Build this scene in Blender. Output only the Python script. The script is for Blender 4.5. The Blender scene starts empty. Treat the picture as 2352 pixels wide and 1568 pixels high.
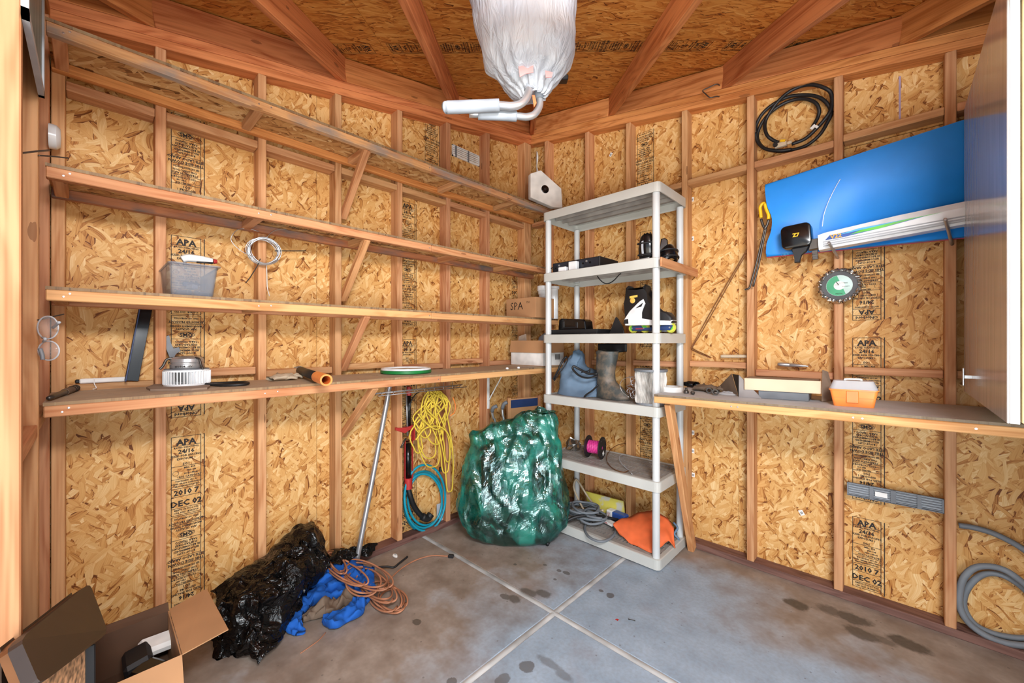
import bpy, bmesh, math, random
from mathutils import Vector as V, Matrix, noise
random.seed(7)
SC = bpy.context.scene
COL = SC.collection

# ------------------------------------------------------------------ camera
FPX, CX, CY = 924.0, 1176.0, 783.5
YAW = math.atan(884.0 / 924.0)
FW = V((-math.sin(YAW), math.cos(YAW), 0.0))
RT = V((math.cos(YAW), math.sin(YAW), 0.0))
CAM = V((2.417, -2.780, 1.380))
cd = bpy.data.cameras.new('camera'); cam = bpy.data.objects.new('camera', cd); COL.objects.link(cam)
cam.location = CAM
cam.rotation_euler = (math.pi / 2, 0, math.atan2(-FW.x, FW.y))
cd.sensor_width = 36.0; cd.lens = 36.0 * FPX / 2352.0
cd.shift_y = -(784.0 - CY) / 2352.0
cd.clip_start = 0.02; cd.clip_end = 200
SC.camera = cam

# ------------------------------------------------------------------ world, daylight, exposure
W = bpy.data.worlds.new('world'); SC.world = W; W.use_nodes = True
bg = W.node_tree.nodes['Background']
bg.inputs['Color'].default_value = (0.80, 0.90, 1.0, 1)
bg.inputs['Strength'].default_value = 1.05
sd = bpy.data.lights.new('sun', 'SUN'); sun = bpy.data.objects.new('sun', sd); COL.objects.link(sun)
sd.energy = 14.0; sd.angle = 0.01; sd.color = (1.0, 0.95, 0.87)
sun.rotation_euler = V((0.30, -0.36, -1.25)).to_track_quat('-Z', 'Y').to_euler()
def area(name, loc, target, sx, sy, power, color=(1, 1, 1)):
    ad = bpy.data.lights.new(name, 'AREA'); ao = bpy.data.objects.new(name, ad); COL.objects.link(ao)
    ad.shape = 'RECTANGLE'; ad.size = sx; ad.size_y = sy; ad.energy = power; ad.color = color
    ao.location = loc; ao.rotation_euler = (V(target) - V(loc)).to_track_quat('-Z', 'Y').to_euler()
    return ao
# bright sky seen through the open doorway behind the camera
area('doorway_daylight', (2.96, -2.76, 2.29), (0.4, -0.9, 1.25), 0.7, 0.26, 58, (0.98, 0.985, 1.0))
# daylight off the pale yard through the lower half of the doorway
area('yard_daylight', (3.35, -3.25, 0.85), (1.5, 0.0, 0.7), 1.8, 1.2, 52, (0.90, 0.96, 1.0))
vs = SC.view_settings
vs.view_transform = 'Standard'; vs.look = 'None'; vs.gamma = 1.0; vs.use_curve_mapping = False
vs.exposure = 0.3
SC.cycles.use_denoising = True
SC.cycles.max_bounces = 8; SC.cycles.diffuse_bounces = 3; SC.cycles.glossy_bounces = 3
SC.cycles.transmission_bounces = 6; SC.cycles.transparent_max_bounces = 12
SC.cycles.caustics_reflective = False; SC.cycles.caustics_refractive = False
SC.cycles.sample_clamp_indirect = 4.0
SC.cycles.use_adaptive_sampling = True; SC.cycles.adaptive_threshold = 0.045

# ------------------------------------------------------------------ pixel rays onto real planes of the room
def ray(u, v): return FW + RT * ((u - CX) / FPX) + V((0, 0, (CY - v) / FPX))
def _on(ax, val, u, v):
    r = ray(u, v); return CAM + r * ((val - CAM[ax]) / r[ax])
def LX(u, v, x=0.0): return _on(0, x, u, v)
def RY(u, v, y=0.0): return _on(1, y, u, v)
def FZ(u, v, z=0.0): return _on(2, z, u, v)
def DP(u, v, d): return CAM + ray(u, v) * d

# ------------------------------------------------------------------ scene helpers
def tag(o, label=None, cat=None, group=None, kind=None):
    if label: o['label'] = label
    if cat: o['category'] = cat
    if group: o['group'] = group
    if kind: o['kind'] = kind
    return o
def empty(name, loc=(0, 0, 0), rz=0.0, label=None, cat=None, group=None, kind=None):
    o = bpy.data.objects.new(name, None); COL.objects.link(o)
    o.location = loc; o.rotation_euler = (0, 0, rz); o.empty_display_size = 0.05
    return tag(o, label, cat, group, kind)
def obj(name, me, mat=None, parent=None, mw=None, smooth=False):
    """link a mesh (or bmesh) as one object; mw is its world matrix"""
    if isinstance(me, bmesh.types.BMesh):
        m = bpy.data.meshes.new(name); me.to_mesh(m); me.free(); me = m
    if mat is not None and not me.materials: me.materials.append(MT[mat] if isinstance(mat, str) else mat)
    if smooth:
        me.polygons.foreach_set('use_smooth', [True] * len(me.polygons))
    o = bpy.data.objects.new(name, me); COL.objects.link(o)
    m = mw if mw is not None else Matrix.Identity(4)
    if parent is not None:
        o.parent = parent
        pm = world_of(parent)
        o.matrix_parent_inverse = Matrix.Identity(4)
        m = pm.inverted() @ m
    o.matrix_basis = m
    return o
def world_of(o):
    m = o.matrix_basis.copy() if o.type != 'EMPTY' else Matrix.LocRotScale(o.location, o.rotation_euler, o.scale)
    return world_of(o.parent) @ m if o.parent else m
def copy_tree(o, parent=None):
    c = o.copy(); COL.objects.link(c)
    if parent is not None: c.parent = parent
    for ch in list(o.children): copy_tree(ch, c)
    return c
def frame(o, x, y=None, z=None):
    """matrix with origin o, local x along x, z near z"""
    x = V(x).normalized(); z = V(z if z is not None else (0, 0, 1))
    y = z.cross(x)
    if y.length < 1e-5: y = V((0, 1, 0))
    y.normalize(); z = x.cross(y)
    m = Matrix.Identity(4)
    for i in range(3): m[i][0], m[i][1], m[i][2], m[i][3] = x[i], y[i], z[i], V(o)[i]
    return m
def T(*a): return Matrix.Translation(V(a if len(a) == 3 else a[0]))
def RZ(a): return Matrix.Rotation(a, 4, 'Z')
def RX(a): return Matrix.Rotation(a, 4, 'X')
def RYm(a): return Matrix.Rotation(a, 4, 'Y')

def bm_box(bm, a, b, m=None, bev=0.0):
    a = V(a); b = V(b); c = (a + b) / 2; s = b - a
    g = bmesh.ops.create_cube(bm, size=1.0, matrix=Matrix.LocRotScale(c, None, s))
    vs_ = g['verts']
    if bev > 0:
        es = list({e for v in vs_ for e in v.link_edges})
        r = bmesh.ops.bevel(bm, geom=es, offset=min(bev, min(abs(s.x), abs(s.y), abs(s.z)) * 0.45), segments=1, affect='EDGES', profile=0.5)
        vs_ = list({v for f in r['faces'] for v in f.verts} | {v for v in vs_ if v.is_valid})
    if m is not None: bmesh.ops.transform(bm, matrix=m, verts=[v for v in vs_ if v.is_valid])
    return vs_
def box(name, a, b, mat, parent=None, bev=0.0, mw=None):
    bm = bmesh.new(); bm_box(bm, a, b, None, bev); return obj(name, bm, mat, parent, mw)
def boxes(name, lst, mat, parent=None, bev=0.0, mw=None):
    bm = bmesh.new()
    for a, b in lst: bm_box(bm, a, b, None, bev)
    return obj(name, bm, mat, parent, mw)
def board(name, a, b, w, h, mat, parent=None, up=(0, 0, 1), bev=0.003):
    """plank from a to b (world), w wide (local y), h thick (local z); local x runs along the grain"""
    a = V(a); b = V(b); L = (b - a).length
    bm = bmesh.new(); bm_box(bm, (-L / 2, -w / 2, -h / 2), (L / 2, w / 2, h / 2), None, bev)
    return obj(name, bm, mat, parent, frame((a + b) / 2, b - a, z=up))
def spline(pts, n=8, closed=False):
    pts = [V(p) for p in pts]; N = len(pts); out = []
    rng = range(N) if closed else range(N - 1)
    for i in rng:
        p1, p2 = pts[i], pts[(i + 1) % N]
        p0 = pts[i - 1] if (closed or i > 0) else p1 * 2 - p2
        p3 = pts[(i + 2) % N] if (closed or i + 2 < N) else p2 * 2 - p1
        for k in range(n):
            t = k / n
            out.append(0.5 * ((2 * p1) + (p2 - p0) * t + (2 * p0 - 5 * p1 + 4 * p2 - p3) * t * t + (3 * p1 - p0 - 3 * p2 + p3) * t ** 3))
    if not closed: out.append(pts[-1])
    return out
def bm_tube(bm, pts, r, seg=8, closed=False, cap=True, flat=1.0):
    pts = [V(p) for p in pts]; N = len(pts); rings = []
    rr = r if callable(r) else (lambda t: r)
    nrm = None
    for i, p in enumerate(pts):
        t = (pts[(i + 1) % N] - pts[i - 1]) if (closed or 0 < i < N - 1) else (pts[1] - pts[0] if i == 0 else pts[-1] - pts[-2])
        if t.length < 1e-9: t = V((0, 0, 1))
        t.normalize()
        if nrm is None:
            nrm = t.orthogonal().normalized()
        else:
            nrm = nrm - t * nrm.dot(t)
            nrm = nrm.normalized() if nrm.length > 1e-6 else t.orthogonal().normalized()
        bn = t.cross(nrm); q = rr(i / max(1, N - 1))
        rings.append([bm.verts.new(p + (nrm * math.cos(2 * math.pi * k / seg) + bn * math.sin(2 * math.pi * k / seg) * flat) * q) for k in range(seg)])
    for i in range(N if closed else N - 1):
        A, B = rings[i], rings[(i + 1) % N]
        off = 0
        if closed and i == N - 1:
            off = min(range(seg), key=lambda o_: (A[0].co - B[o_].co).length)
        for k in range(seg):
            bm.faces.new((A[k], A[(k + 1) % seg], B[(k + 1 + off) % seg], B[(k + off) % seg]))
    if cap and not closed:
        bm.faces.new(list(reversed(rings[0]))); bm.faces.new(rings[-1])
def tube(name, pts, r, mat, parent=None, seg=8, closed=False, n=6, sm=True, mw=None):
    bm = bmesh.new(); P = spline(pts, n, closed) if n > 1 else pts
    bm_tube(bm, P, r, seg, closed)
    return obj(name, bm, mat, parent, mw, smooth=sm)
def bm_lathe(bm, prof, seg=24, m=None, close=False):
    rings = []
    for (r, z) in prof:
        if r < 1e-6: rings.append([bm.verts.new((0, 0, z))])
        else: rings.append([bm.verts.new((r * math.cos(2 * math.pi * k / seg), r * math.sin(2 * math.pi * k / seg), z)) for k in range(seg)])
    prs = list(zip(rings[:-1], rings[1:])) + ([(rings[-1], rings[0])] if close else [])
    for A, B in prs:
        for k in range(seg):
            k2 = (k + 1) % seg
            if len(A) == 1 and len(B) == 1: continue
            if len(A) == 1: bm.faces.new((A[0], B[k], B[k2]))
            elif len(B) == 1: bm.faces.new((A[k], A[k2], B[0]))
            else: bm.faces.new((A[k], A[k2], B[k2], B[k]))
    if m is not None:
        bmesh.ops.transform(bm, matrix=m, verts=[v for r_ in rings for v in r_])
def lathe(name, prof, mat, parent=None, seg=24, mw=None, smooth=True, close=False):
    bm = bmesh.new(); bm_lathe(bm, prof, seg, None, close)
    bmesh.ops.recalc_face_normals(bm, faces=bm.faces[:])
    o = obj(name, bm, mat, parent, mw, smooth=False)
    if smooth: autosmooth(o, 40)
    return o
def autosmooth(o, deg=35):
    me = o.data; me.polygons.foreach_set('use_smooth', [True] * len(me.polygons))
    bm = bmesh.new(); bm.from_mesh(me)
    for e in bm.edges:
        e.smooth = not (len(e.link_faces) == 2 and e.calc_face_angle(0) > math.radians(deg))
    bm.to_mesh(me); bm.free(); return o
def bm_prism(bm, poly, z0, z1, m=None, bev=0.0, seg=1):
    A = [bm.verts.new((p[0], p[1], z0)) for p in poly]; B = [bm.verts.new((p[0], p[1], z1)) for p in poly]
    fs = [bm.faces.new(list(reversed(A))), bm.faces.new(B)]
    n = len(poly)
    for i in range(n): fs.append(bm.faces.new((A[i], A[(i + 1) % n], B[(i + 1) % n], B[i])))
    vs_ = A + B
    if bev > 0:
        es = [e for e in {e for f in fs[:2] for e in f.edges}]
        r = bmesh.ops.bevel(bm, geom=es, offset=bev, segments=seg, affect='EDGES', profile=0.5)
        vs_ = [v for v in vs_ if v.is_valid] + list({v for f in r['faces'] for v in f.verts})
        vs_ = list(set(vs_))
    if m is not None: bmesh.ops.transform(bm, matrix=m, verts=[v for v in vs_ if v.is_valid])
def prism(name, poly, z0, z1, mat, parent=None, bev=0.0, mw=None, seg=1):
    bm = bmesh.new(); bm_prism(bm, poly, z0, z1, None, bev, seg)
    bmesh.ops.recalc_face_normals(bm, faces=bm.faces[:])
    return obj(name, bm, mat, parent, mw)
def grid_mesh(nu, nv, fn, closed_u=False):
    """mesh from fn(s,t) for s,t in 0..1"""
    bm = bmesh.new(); vs_ = []
    for i in range(nu + (0 if closed_u else 1)):
        vs_.append([bm.verts.new(fn(i / nu, j / nv)) for j in range(nv + 1)])
    for i in range(nu):
        A = vs_[i]; B = vs_[(i + 1) % len(vs_)]
        for j in range(nv): bm.faces.new((A[j], B[j], B[j + 1], A[j + 1]))
    return bm
def solid(o, th, off=-1):
    md = o.modifiers.new('solid', 'SOLIDIFY'); md.thickness = th; md.offset = off; return o
def fbm(p, sc=1.0, o=3): return noise.fractal(V(p) * sc, 1.0, 2.0, o, noise_basis='PERLIN_ORIGINAL')
def text_mesh(lines, bold=False):
    """lines: (string, x, y, height) -> flat mesh in the xy plane, x to the reader's right"""
    bm = bmesh.new()
    for s_, x, y, h in lines:
        c = bpy.data.curves.new('t', 'FONT'); c.body = s_; c.size = h / 0.7; c.align_x = 'CENTER'; c.resolution_u = 1
        if bold: c.offset = h * 0.055
        o = bpy.data.objects.new('t', c); COL.objects.link(o)
        dg = bpy.context.evaluated_depsgraph_get()
        me = bpy.data.meshes.new_from_object(o.evaluated_get(dg))
        me.transform(T(x, y, 0)); bm.from_mesh(me)
        bpy.data.objects.remove(o); bpy.data.curves.remove(c); bpy.data.meshes.remove(me)
    return bm
# ------------------------------------------------------------------ materials
MT = {}
def srgb(r, g, b):
    f = lambda c: (c / 255 / 12.92) if c / 255 <= 0.04045 else ((c / 255 + 0.055) / 1.055) ** 2.4
    return (f(r), f(g), f(b), 1)
class NB:
    def __init__(s, name):
        s.m = bpy.data.materials.new(name); s.m.use_nodes = True; s.t = s.m.node_tree; s.p = s.t.nodes['Principled BSDF']; MT[name] = s.m
    def n(s, typ, **kw):
        nd = s.t.nodes.new(typ)
        for k, v in kw.items():
            if k.startswith('i_'):
                key = k[2:]; key = int(key) if key.isdigit() else key.replace('_', ' ')
                s.set(nd.inputs[key], v)
            else: setattr(nd, k, v)
        return nd
    def set(s, sock, v):
        if isinstance(v, bpy.types.NodeSocket): s.t.links.new(v, sock)
        else: sock.default_value = v
    def math(s, op, a, b=None, c=None, clamp=False):
        nd = s.n('ShaderNodeMath', operation=op, use_clamp=clamp); s.set(nd.inputs[0], a)
        if b is not None: s.set(nd.inputs[1], b)
        if c is not None: s.set(nd.inputs[2], c)
        return nd.outputs[0]
    def vmath(s, op, a, b=None):
        nd = s.n('ShaderNodeVectorMath', operation=op); s.set(nd.inputs[0], a)
        if b is not None: s.set(nd.inputs[1], b)
        return nd.outputs['Value' if op in ('LENGTH', 'DISTANCE', 'DOT_PRODUCT') else 'Vector']
    def mix(s, f, a, b, bt='MIX'):
        nd = s.n('ShaderNodeMix', data_type='RGBA', blend_type=bt); s.set(nd.inputs[0], f); s.set(nd.inputs[6], a); s.set(nd.inputs[7], b); return nd.outputs[2]
    def ramp(s, f, stops, interp='LINEAR'):
        nd = s.n('ShaderNodeValToRGB'); cr = nd.color_ramp; cr.interpolation = interp
        while len(cr.elements) < len(stops): cr.elements.new(0.5)
        for e, (p, c) in zip(cr.elements, stops): e.position = p; e.color = c
        s.set(nd.inputs[0], f); return nd.outputs[0]
    def obco(s, scale=(1, 1, 1), rot=0.0, rnd=37.0, axis=2):
        tc = s.n('ShaderNodeTexCoord'); oi = s.n('ShaderNodeObjectInfo')
        off = s.math('MULTIPLY', oi.outputs['Random'], rnd)
        v = s.vmath('ADD', tc.outputs['Object'], off)
        mp = s.n('ShaderNodeMapping'); s.set(mp.inputs['Vector'], v)
        r = [0, 0, 0]; r[axis] = rot; mp.inputs['Rotation'].default_value = r; mp.inputs['Scale'].default_value = scale
        return mp.outputs[0]
    def noise(s, vec, sc=1.0, det=3.0, rough=0.5, dist=0.0):
        nd = s.n('ShaderNodeTexNoise'); s.set(nd.inputs['Vector'], vec)
        nd.inputs['Scale'].default_value = sc; nd.inputs['Detail'].default_value = det; nd.inputs['Roughness'].default_value = rough; nd.inputs['Distortion'].default_value = dist
        return nd.outputs[0]
    def bump(s, h, strength=0.3, dist=0.01):
        nd = s.n('ShaderNodeBump'); nd.inputs['Strength'].default_value = strength; nd.inputs['Distance'].default_value = dist; s.set(nd.inputs['Height'], h)
        s.t.links.new(nd.outputs[0], s.p.inputs['Normal']); return nd
    def out(s, **kw):
        for k, v in kw.items(): s.set(s.p.inputs[k.replace('_', ' ')], v)
        return s.m
def plain(name, col, rough=0.5, metal=0.0, var=0.06, sc=14.0, bump=0.0, **kw):
    """solid finish with faint tone variation"""
    b = NB(name); c = srgb(*col)
    f = b.noise(b.obco(), sc, 1.0)
    lo = tuple(max(0, x * (1 - var * 2.2)) for x in c[:3]) + (1,); hi = tuple(min(1, x * (1 + var * 2.2)) for x in c[:3]) + (1,)
    b.out(Base_Color=b.ramp(f, [(0.3, lo), (0.7, hi)]), Roughness=rough, Metallic=metal, **kw)
    if bump: b.bump(b.noise(b.obco(), sc * 3, 4.0), bump, 0.004)
    return b.m
def wood(name, pale, dark, knot=(120, 70, 40), dirt=None):
    b = NB(name); co = b.obco((1, 1, 1))
    oi = b.n('ShaderNodeObjectInfo')
    warp = b.noise(b.vmath('MULTIPLY', co, (1.3, 5, 5)), 1.0, 0.0)
    g = b.vmath('ADD', b.vmath('MULTIPLY', co, (0.9, 24, 24)), b.vmath('MULTIPLY', warp, (0, 5.0, 5.0)))
    rings = b.noise(g, 1.6, 1.0, 0.55)
    fine = b.noise(b.vmath('MULTIPLY', co, (4, 160, 160)), 1.0, 0.0)
    f = b.math('ADD', b.math('MULTIPLY', rings, 0.75), b.math('MULTIPLY', fine, 0.25))
    c = b.ramp(f, [(0.30, srgb(*dark)), (0.56, srgb(*pale)), (0.75, tuple(min(1, x * 1.12) for x in srgb(*pale)[:3]) + (1,))])
    vr = b.n('ShaderNodeTexVoronoi', feature='F1'); b.set(vr.inputs['Vector'], b.vmath('MULTIPLY', co, (2.6, 9, 9))); vr.inputs['Scale'].default_value = 1.0
    kn = b.math('LESS_THAN', b.math('ADD', vr.outputs['Distance'], b.math('MULTIPLY', fine, 0.06)), 0.115)
    c = b.mix(b.math('MULTIPLY', kn, 0.6), c, srgb(*knot))
    hs = b.n('ShaderNodeHueSaturation'); b.set(hs.inputs['Color'], c)
    b.set(hs.inputs['Value'], b.math('MULTIPLY_ADD', oi.outputs['Random'], 0.26, 0.87))
    b.set(hs.inputs['Hue'], b.math('MULTIPLY_ADD', b.math('FRACT', b.math('MULTIPLY', oi.outputs['Random'], 17.3)), 0.016, 0.491))
    c = hs.outputs[0]
    if dirt:
        d = b.noise(b.vmath('MULTIPLY', co, (3, 8, 8)), 1.2, 4.0, 0.6)
        c = b.mix(b.ramp(d, [(0.45, (0, 0, 0, 1)), (0.66, (1, 1, 1, 1))]), c, srgb(*dirt))
    b.out(Base_Color=c, Roughness=0.62); b.p.inputs['Specular IOR Level'].default_value = 0.25
    return b.m
def osb(name, tones, flake=(10.0, 46.0), dust=None, angs=(1.45, 0.55, 2.35, 1.0), dark=0.5):
    """oriented strand board: overlapping layers of long flakes, each flake with its own tone and grain"""
    b = NB(name); cols = None; pri = None
    base = b.obco()
    wn = b.n('ShaderNodeTexNoise', noise_dimensions='2D', i_Vector=base, i_Scale=9.0, i_Detail=0.0)
    wob = b.vmath('MULTIPLY', b.vmath('SUBTRACT', wn.outputs[1], (0.5, 0.5, 0.5)), (0.035, 0.035, 0))
    bw = b.vmath('ADD', base, wob)
    for i, a in enumerate(angs):
        mp = b.n('ShaderNodeMapping', vector_type='TEXTURE'); b.set(mp.inputs['Vector'], bw)
        mp.inputs['Rotation'].default_value = (0, 0, a); mp.inputs['Scale'].default_value = (1 / (flake[0] * (1 + .2 * i)), 1 / (flake[1] * (1 + .22 * (i % 3) - .2)), 1); mp.inputs['Location'].default_value = (i * 7.3, i * 3.1, 0)
        vo = b.n('ShaderNodeTexVoronoi', feature='F1', voronoi_dimensions='2D'); b.set(vo.inputs['Vector'], mp.outputs[0]); vo.inputs['Scale'].default_value = 1.0; vo.inputs['Randomness'].default_value = 1.0
        sp = b.n('ShaderNodeSeparateColor'); b.set(sp.inputs[0], vo.outputs['Color'])
        gn = b.n('ShaderNodeTexNoise', noise_dimensions='2D', i_Vector=b.vmath('MULTIPLY', mp.outputs[0], (0.6, 6.0, 1)), i_Scale=1.0, i_Detail=1.0)
        tone = b.math('MULTIPLY_ADD', gn.outputs[0], 0.42, b.math('MULTIPLY', sp.outputs[0], 0.62))
        edge = b.math('GREATER_THAN', vo.outputs['Distance'], b.math('MULTIPLY_ADD', sp.outputs[2], 0.35, 0.45))
        tone = b.math('MULTIPLY_ADD', edge, -0.16, tone)
        p = sp.outputs[1]
        if cols is None: cols, pri = tone, p
        else:
            gt = b.math('GREATER_THAN', p, pri)
            mx = b.n('ShaderNodeMix', data_type='FLOAT'); b.set(mx.inputs[0], gt); b.set(mx.inputs[2], cols); b.set(mx.inputs[3], tone); cols = mx.outputs[0]
            pri = b.math('MAXIMUM', p, pri)
    pos = [0.10, 0.19, 0.36, 0.60, 0.80, 0.95]
    c = b.ramp(cols, [(pos[i], srgb(*t)) for i, t in enumerate(tones)])
    if dust:
        d = b.n('ShaderNodeTexNoise', noise_dimensions='2D', i_Vector=base, i_Scale=6.0, i_Detail=2.0).outputs[0]
        up_ = b.n('ShaderNodeSeparateXYZ'); b.set(up_.inputs[0], b.n('ShaderNodeNewGeometry').outputs['True Normal'])   # dust lies on top only
        c = b.mix(b.math('MULTIPLY', b.ramp(d, [(0.3, (.72, .72, .72, 1)), (0.7, (.95, .95, .95, 1))]), b.math('GREATER_THAN', up_.outputs[2], .7)), c, srgb(*dust))
        c = b.mix(b.math('MULTIPLY', b.math('LESS_THAN', b.math('ABSOLUTE', up_.outputs[2]), .5), .72), c, srgb(118, 102, 82))   # grimy sawn edges
    b.out(Base_Color=c, Roughness=0.6); b.p.inputs['Specular IOR Level'].default_value = 0.3
    return b.m
osb('osb_wall', [(112, 60, 22), (174, 112, 52), (209, 155, 88), (219, 171, 107), (229, 188, 128), (241, 213, 162)], flake=(13.0, 62.0))
osb('osb_roof', [(104, 48, 14), (164, 90, 32), (204, 126, 52), (216, 144, 66), (226, 160, 82), (236, 184, 112)], flake=(11.0, 70.0), angs=(0.0, 0.3, -0.3, 0.6))
osb('osb_dusty', [(92, 58, 30), (150, 100, 56), (190, 140, 86), (205, 160, 104), (218, 182, 130), (230, 205, 160)], dust=(182, 164, 144))
osb('osb_bench', [(80, 64, 48), (120, 100, 78), (140, 124, 102), (150, 136, 116), (162, 148, 126), (178, 164, 140)], dust=(204, 206, 210))
wood('stud_wood', (206, 154, 110), (176, 116, 74))
wood('rafter_wood', (212, 140, 84), (172, 98, 50))
wood('lip_wood', (212, 158, 108), (186, 124, 76))
wood('lip_grimy', (214, 162, 112), (180, 120, 76), dirt=(150, 142, 136))
wood('cleat_grimy', (198, 136, 90), (164, 104, 64), dirt=(104, 100, 100))
wood('sole_wood', (128, 94, 84), (96, 66, 58), knot=(70, 45, 40))
wood('brace_wood', (206, 152, 104), (172, 114, 70))
plain('ink', (38, 30, 26), 0.7)
plain('ink_faint', (112, 76, 46), 0.7)
plain('nail', (90, 86, 84), 0.4, 0.8)
plain('zinc', (205, 208, 212), 0.3, 0.85)
plain('white_paint', (232, 232, 230), 0.5)

def floor_mat():
    b = NB('concrete'); tc = b.n('ShaderNodeTexCoord'); geo = b.n('ShaderNodeNewGeometry'); pos = geo.outputs['Position']
    n1 = b.noise(pos, 0.9, 2.0, 0.6); n2 = b.noise(pos, 7.0, 3.0, 0.6); n3 = b.noise(pos, 60.0, 1.0, 0.6)
    paint = b.ramp(n2, [(0.3, srgb(142, 159, 176)), (0.7, srgb(162, 179, 196))])
    bare = b.ramp(n2, [(0.3, srgb(128, 112, 100)), (0.7, srgb(168, 154, 142))])
    sx = b.n('ShaderNodeSeparateXYZ'); b.set(sx.inputs[0], pos)
    # the paint has worn away in a band along both walls and towards the left
    edge = b.math('MINIMUM', b.math('MULTIPLY', sx.outputs[0], 0.58), b.math('MULTIPLY_ADD', sx.outputs[1], -0.95, 0.10))
    far = b.math('ADD', edge, b.math('MULTIPLY', b.math('SUBTRACT', n1, 0.5), 1.3))
    far = b.math('ADD', far, b.math('MULTIPLY', b.math('SUBTRACT', n2, 0.5), 0.45))
    c = b.mix(b.ramp(far, [(0.38, (0, 0, 0, 1)), (0.72, (1, 1, 1, 1))]), bare, paint)
    red = b.noise(pos, 2.3, 3.0)
    c = b.mix(b.ramp(red, [(0.58, (0, 0, 0, 1)), (0.75, (.35, .35, .35, 1))]), c, srgb(140, 100, 78))
    # oil spills and drips, each with its own outline
    wob = b.noise(pos, 9.0, 4.0, 0.65); wob2 = b.noise(pos, 30.0, 3.0, 0.6)
    spots = [(FZ(1825, 1385), .055, .04, .9), (FZ(1900, 1400), .06, .045, .7), (FZ(1960, 1420), .07, .045, .85), (FZ(1975, 1455), .07, .04, .8), (FZ(2075, 1475), .075, .045, .9), (FZ(2030, 1470), .05, .03, .6),
             (FZ(1250, 1365), .045, .035, .75), (FZ(1215, 1360), .05, .028, .7), (FZ(1180, 1375), .04, .028, .75), (FZ(1160, 1370), .03, .018, .7), (FZ(1210, 1530), .03, .03, .7), (FZ(1265, 1525), .06, .02, .5), (FZ(1155, 1560), .025, .03, .6), (FZ(1295, 1550), .05, .02, .5),
             (FZ(957, 1428), .022, .018, .8), (FZ(1300, 1315), .022, .015, .7), (FZ(1284, 1310), .014, .012, .7), (FZ(1402, 1367), .02, .02, .75), (FZ(1380, 1356), .013, .01, .75), (FZ(1275, 1330), .010, .008, .7), (FZ(1183, 1296), .011, .009, .7), (FZ(1252, 1297), .012, .010, .6), (FZ(1038, 1565), .02, .02, .7)]
    mask = None
    for (p, rx, ry, op) in spots:
        d = b.vmath('LENGTH', b.vmath('MULTIPLY', b.vmath('SUBTRACT', pos, (p.x, p.y, 0)), (1 / rx, 1 / ry, 0)))
        big_ = rx > .035
        d = b.math('ADD', d, b.math('MULTIPLY', b.math('SUBTRACT', wob if big_ else wob2, 0.5), 2.4 if big_ else 1.0))
        k = b.math('MULTIPLY', b.math('SUBTRACT', 1.18, d, clamp=True), (2.2 if big_ else 6) * op, clamp=True)
        k = b.math('MINIMUM', k, op)
        mask = k if mask is None else b.math('MAXIMUM', mask, k)
    c = b.mix(mask, c, srgb(74, 66, 58))
    sp = b.n('ShaderNodeTexVoronoi', feature='F1'); b.set(sp.inputs['Vector'], pos); sp.inputs['Scale'].default_value = 16.0
    c = b.mix(b.math('MULTIPLY', b.math('LESS_THAN', sp.outputs['Distance'], 0.07), 0.5), c, srgb(88, 82, 76))
    c = b.mix(b.ramp(n3, [(0.35, (0, 0, 0, 1)), (0.8, (.25, .25, .25, 1))]), c, srgb(120, 110, 102))
    b.out(Base_Color=c, Roughness=b.ramp(n2, [(0.3, (.5, .5, .5, 1)), (0.7, (.72, .72, .72, 1))]))
floor_mat()
plain('joint_filler', (178, 179, 178), 0.8, var=0.14, sc=9)
plain('apron', (188, 182, 172), 0.85)
plain('chalk', (168, 150, 176), .9)
# ------------------------------------------------------------------ the shed: corner at the origin, left wall runs along -y, right wall along +x
ZA, ZB, Z0 = 0.17, 0.182, 3.18            # underside of the wall plates: z = Z0 - ZA x + ZB y
def zplate(x, y): return Z0 - ZA * x + ZB * y
PT = 0.086                                # double plate
RH = 0.145                                # rafter depth
YF = -2.893                               # face of the studs of the short front wall
OD = 0.089                                # stud depth
DA, DB = V((0.975, YF, 0)), V((2.97, -1.10, 0))   # door jambs on the diagonal front

fl = empty('floor', kind='structure')
jx, jy, jw = 1.158, -1.152, 0.015
for (a, b) in (((-.12, jy + jw), (jx - jw, .12)), ((jx + jw, jy + jw), (3.1, .12)), ((-.12, -3.05), (jx - jw, jy - jw)), ((jx + jw, -3.05), (3.1, jy - jw))):
    box('slab', (a[0], a[1], -.1), (b[0], b[1], 0), 'concrete', fl, 0.004)
def filler(name, a, b):
    n = 60; d = (V(b) - V(a)); s = V((-d.y, d.x, 0)).normalized()
    def fn(u, v):
        p = V(a) + d * u; w = (v - .5) * 2
        j = fbm((p.x * 9, p.y * 9, w), 3.0)
        return p + s * (w * (jw + .0012 + .0015 * j)) + V((0, 0, .0045 * (1 - w * w) - .002 + .0012 * j))
    return obj(name, grid_mesh(n, 5, fn), 'joint_filler', fl, smooth=True)
filler('joint', (-.1, jy, 0), (3.1, jy, 0)); filler('joint', (jx, .1, -.0006), (jx, -3.05, -.0006))
tag(box('ground', (-12, -14, -.22), (14, 8, -.11), 'apron'), kind='structure')

def osb_part(parent, o, ex, ez, poly, mat='osb_wall', th=0.011, name='osb_panel', back=True):
    """panel with local xy in the sheet plane; poly in (along ex, along ez) coordinates; thickness goes to the back"""
    ex = V(ex).normalized(); ez = V(ez).normalized(); n = ex.cross(ez)
    m = Matrix.Identity(4)
    cx = sum(p[0] for p in poly) / len(poly); cy = sum(p[1] for p in poly) / len(poly)
    oo = V(o) + ex * cx + ez * cy
    for i in range(3): m[i][0], m[i][1], m[i][2], m[i][3] = ex[i], ez[i], n[i], oo[i]
    return prism(name, [(p[0] - cx, p[1] - cy) for p in poly], -th, 0, mat, parent, 0.0, m)
g_ = 0.0009
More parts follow.
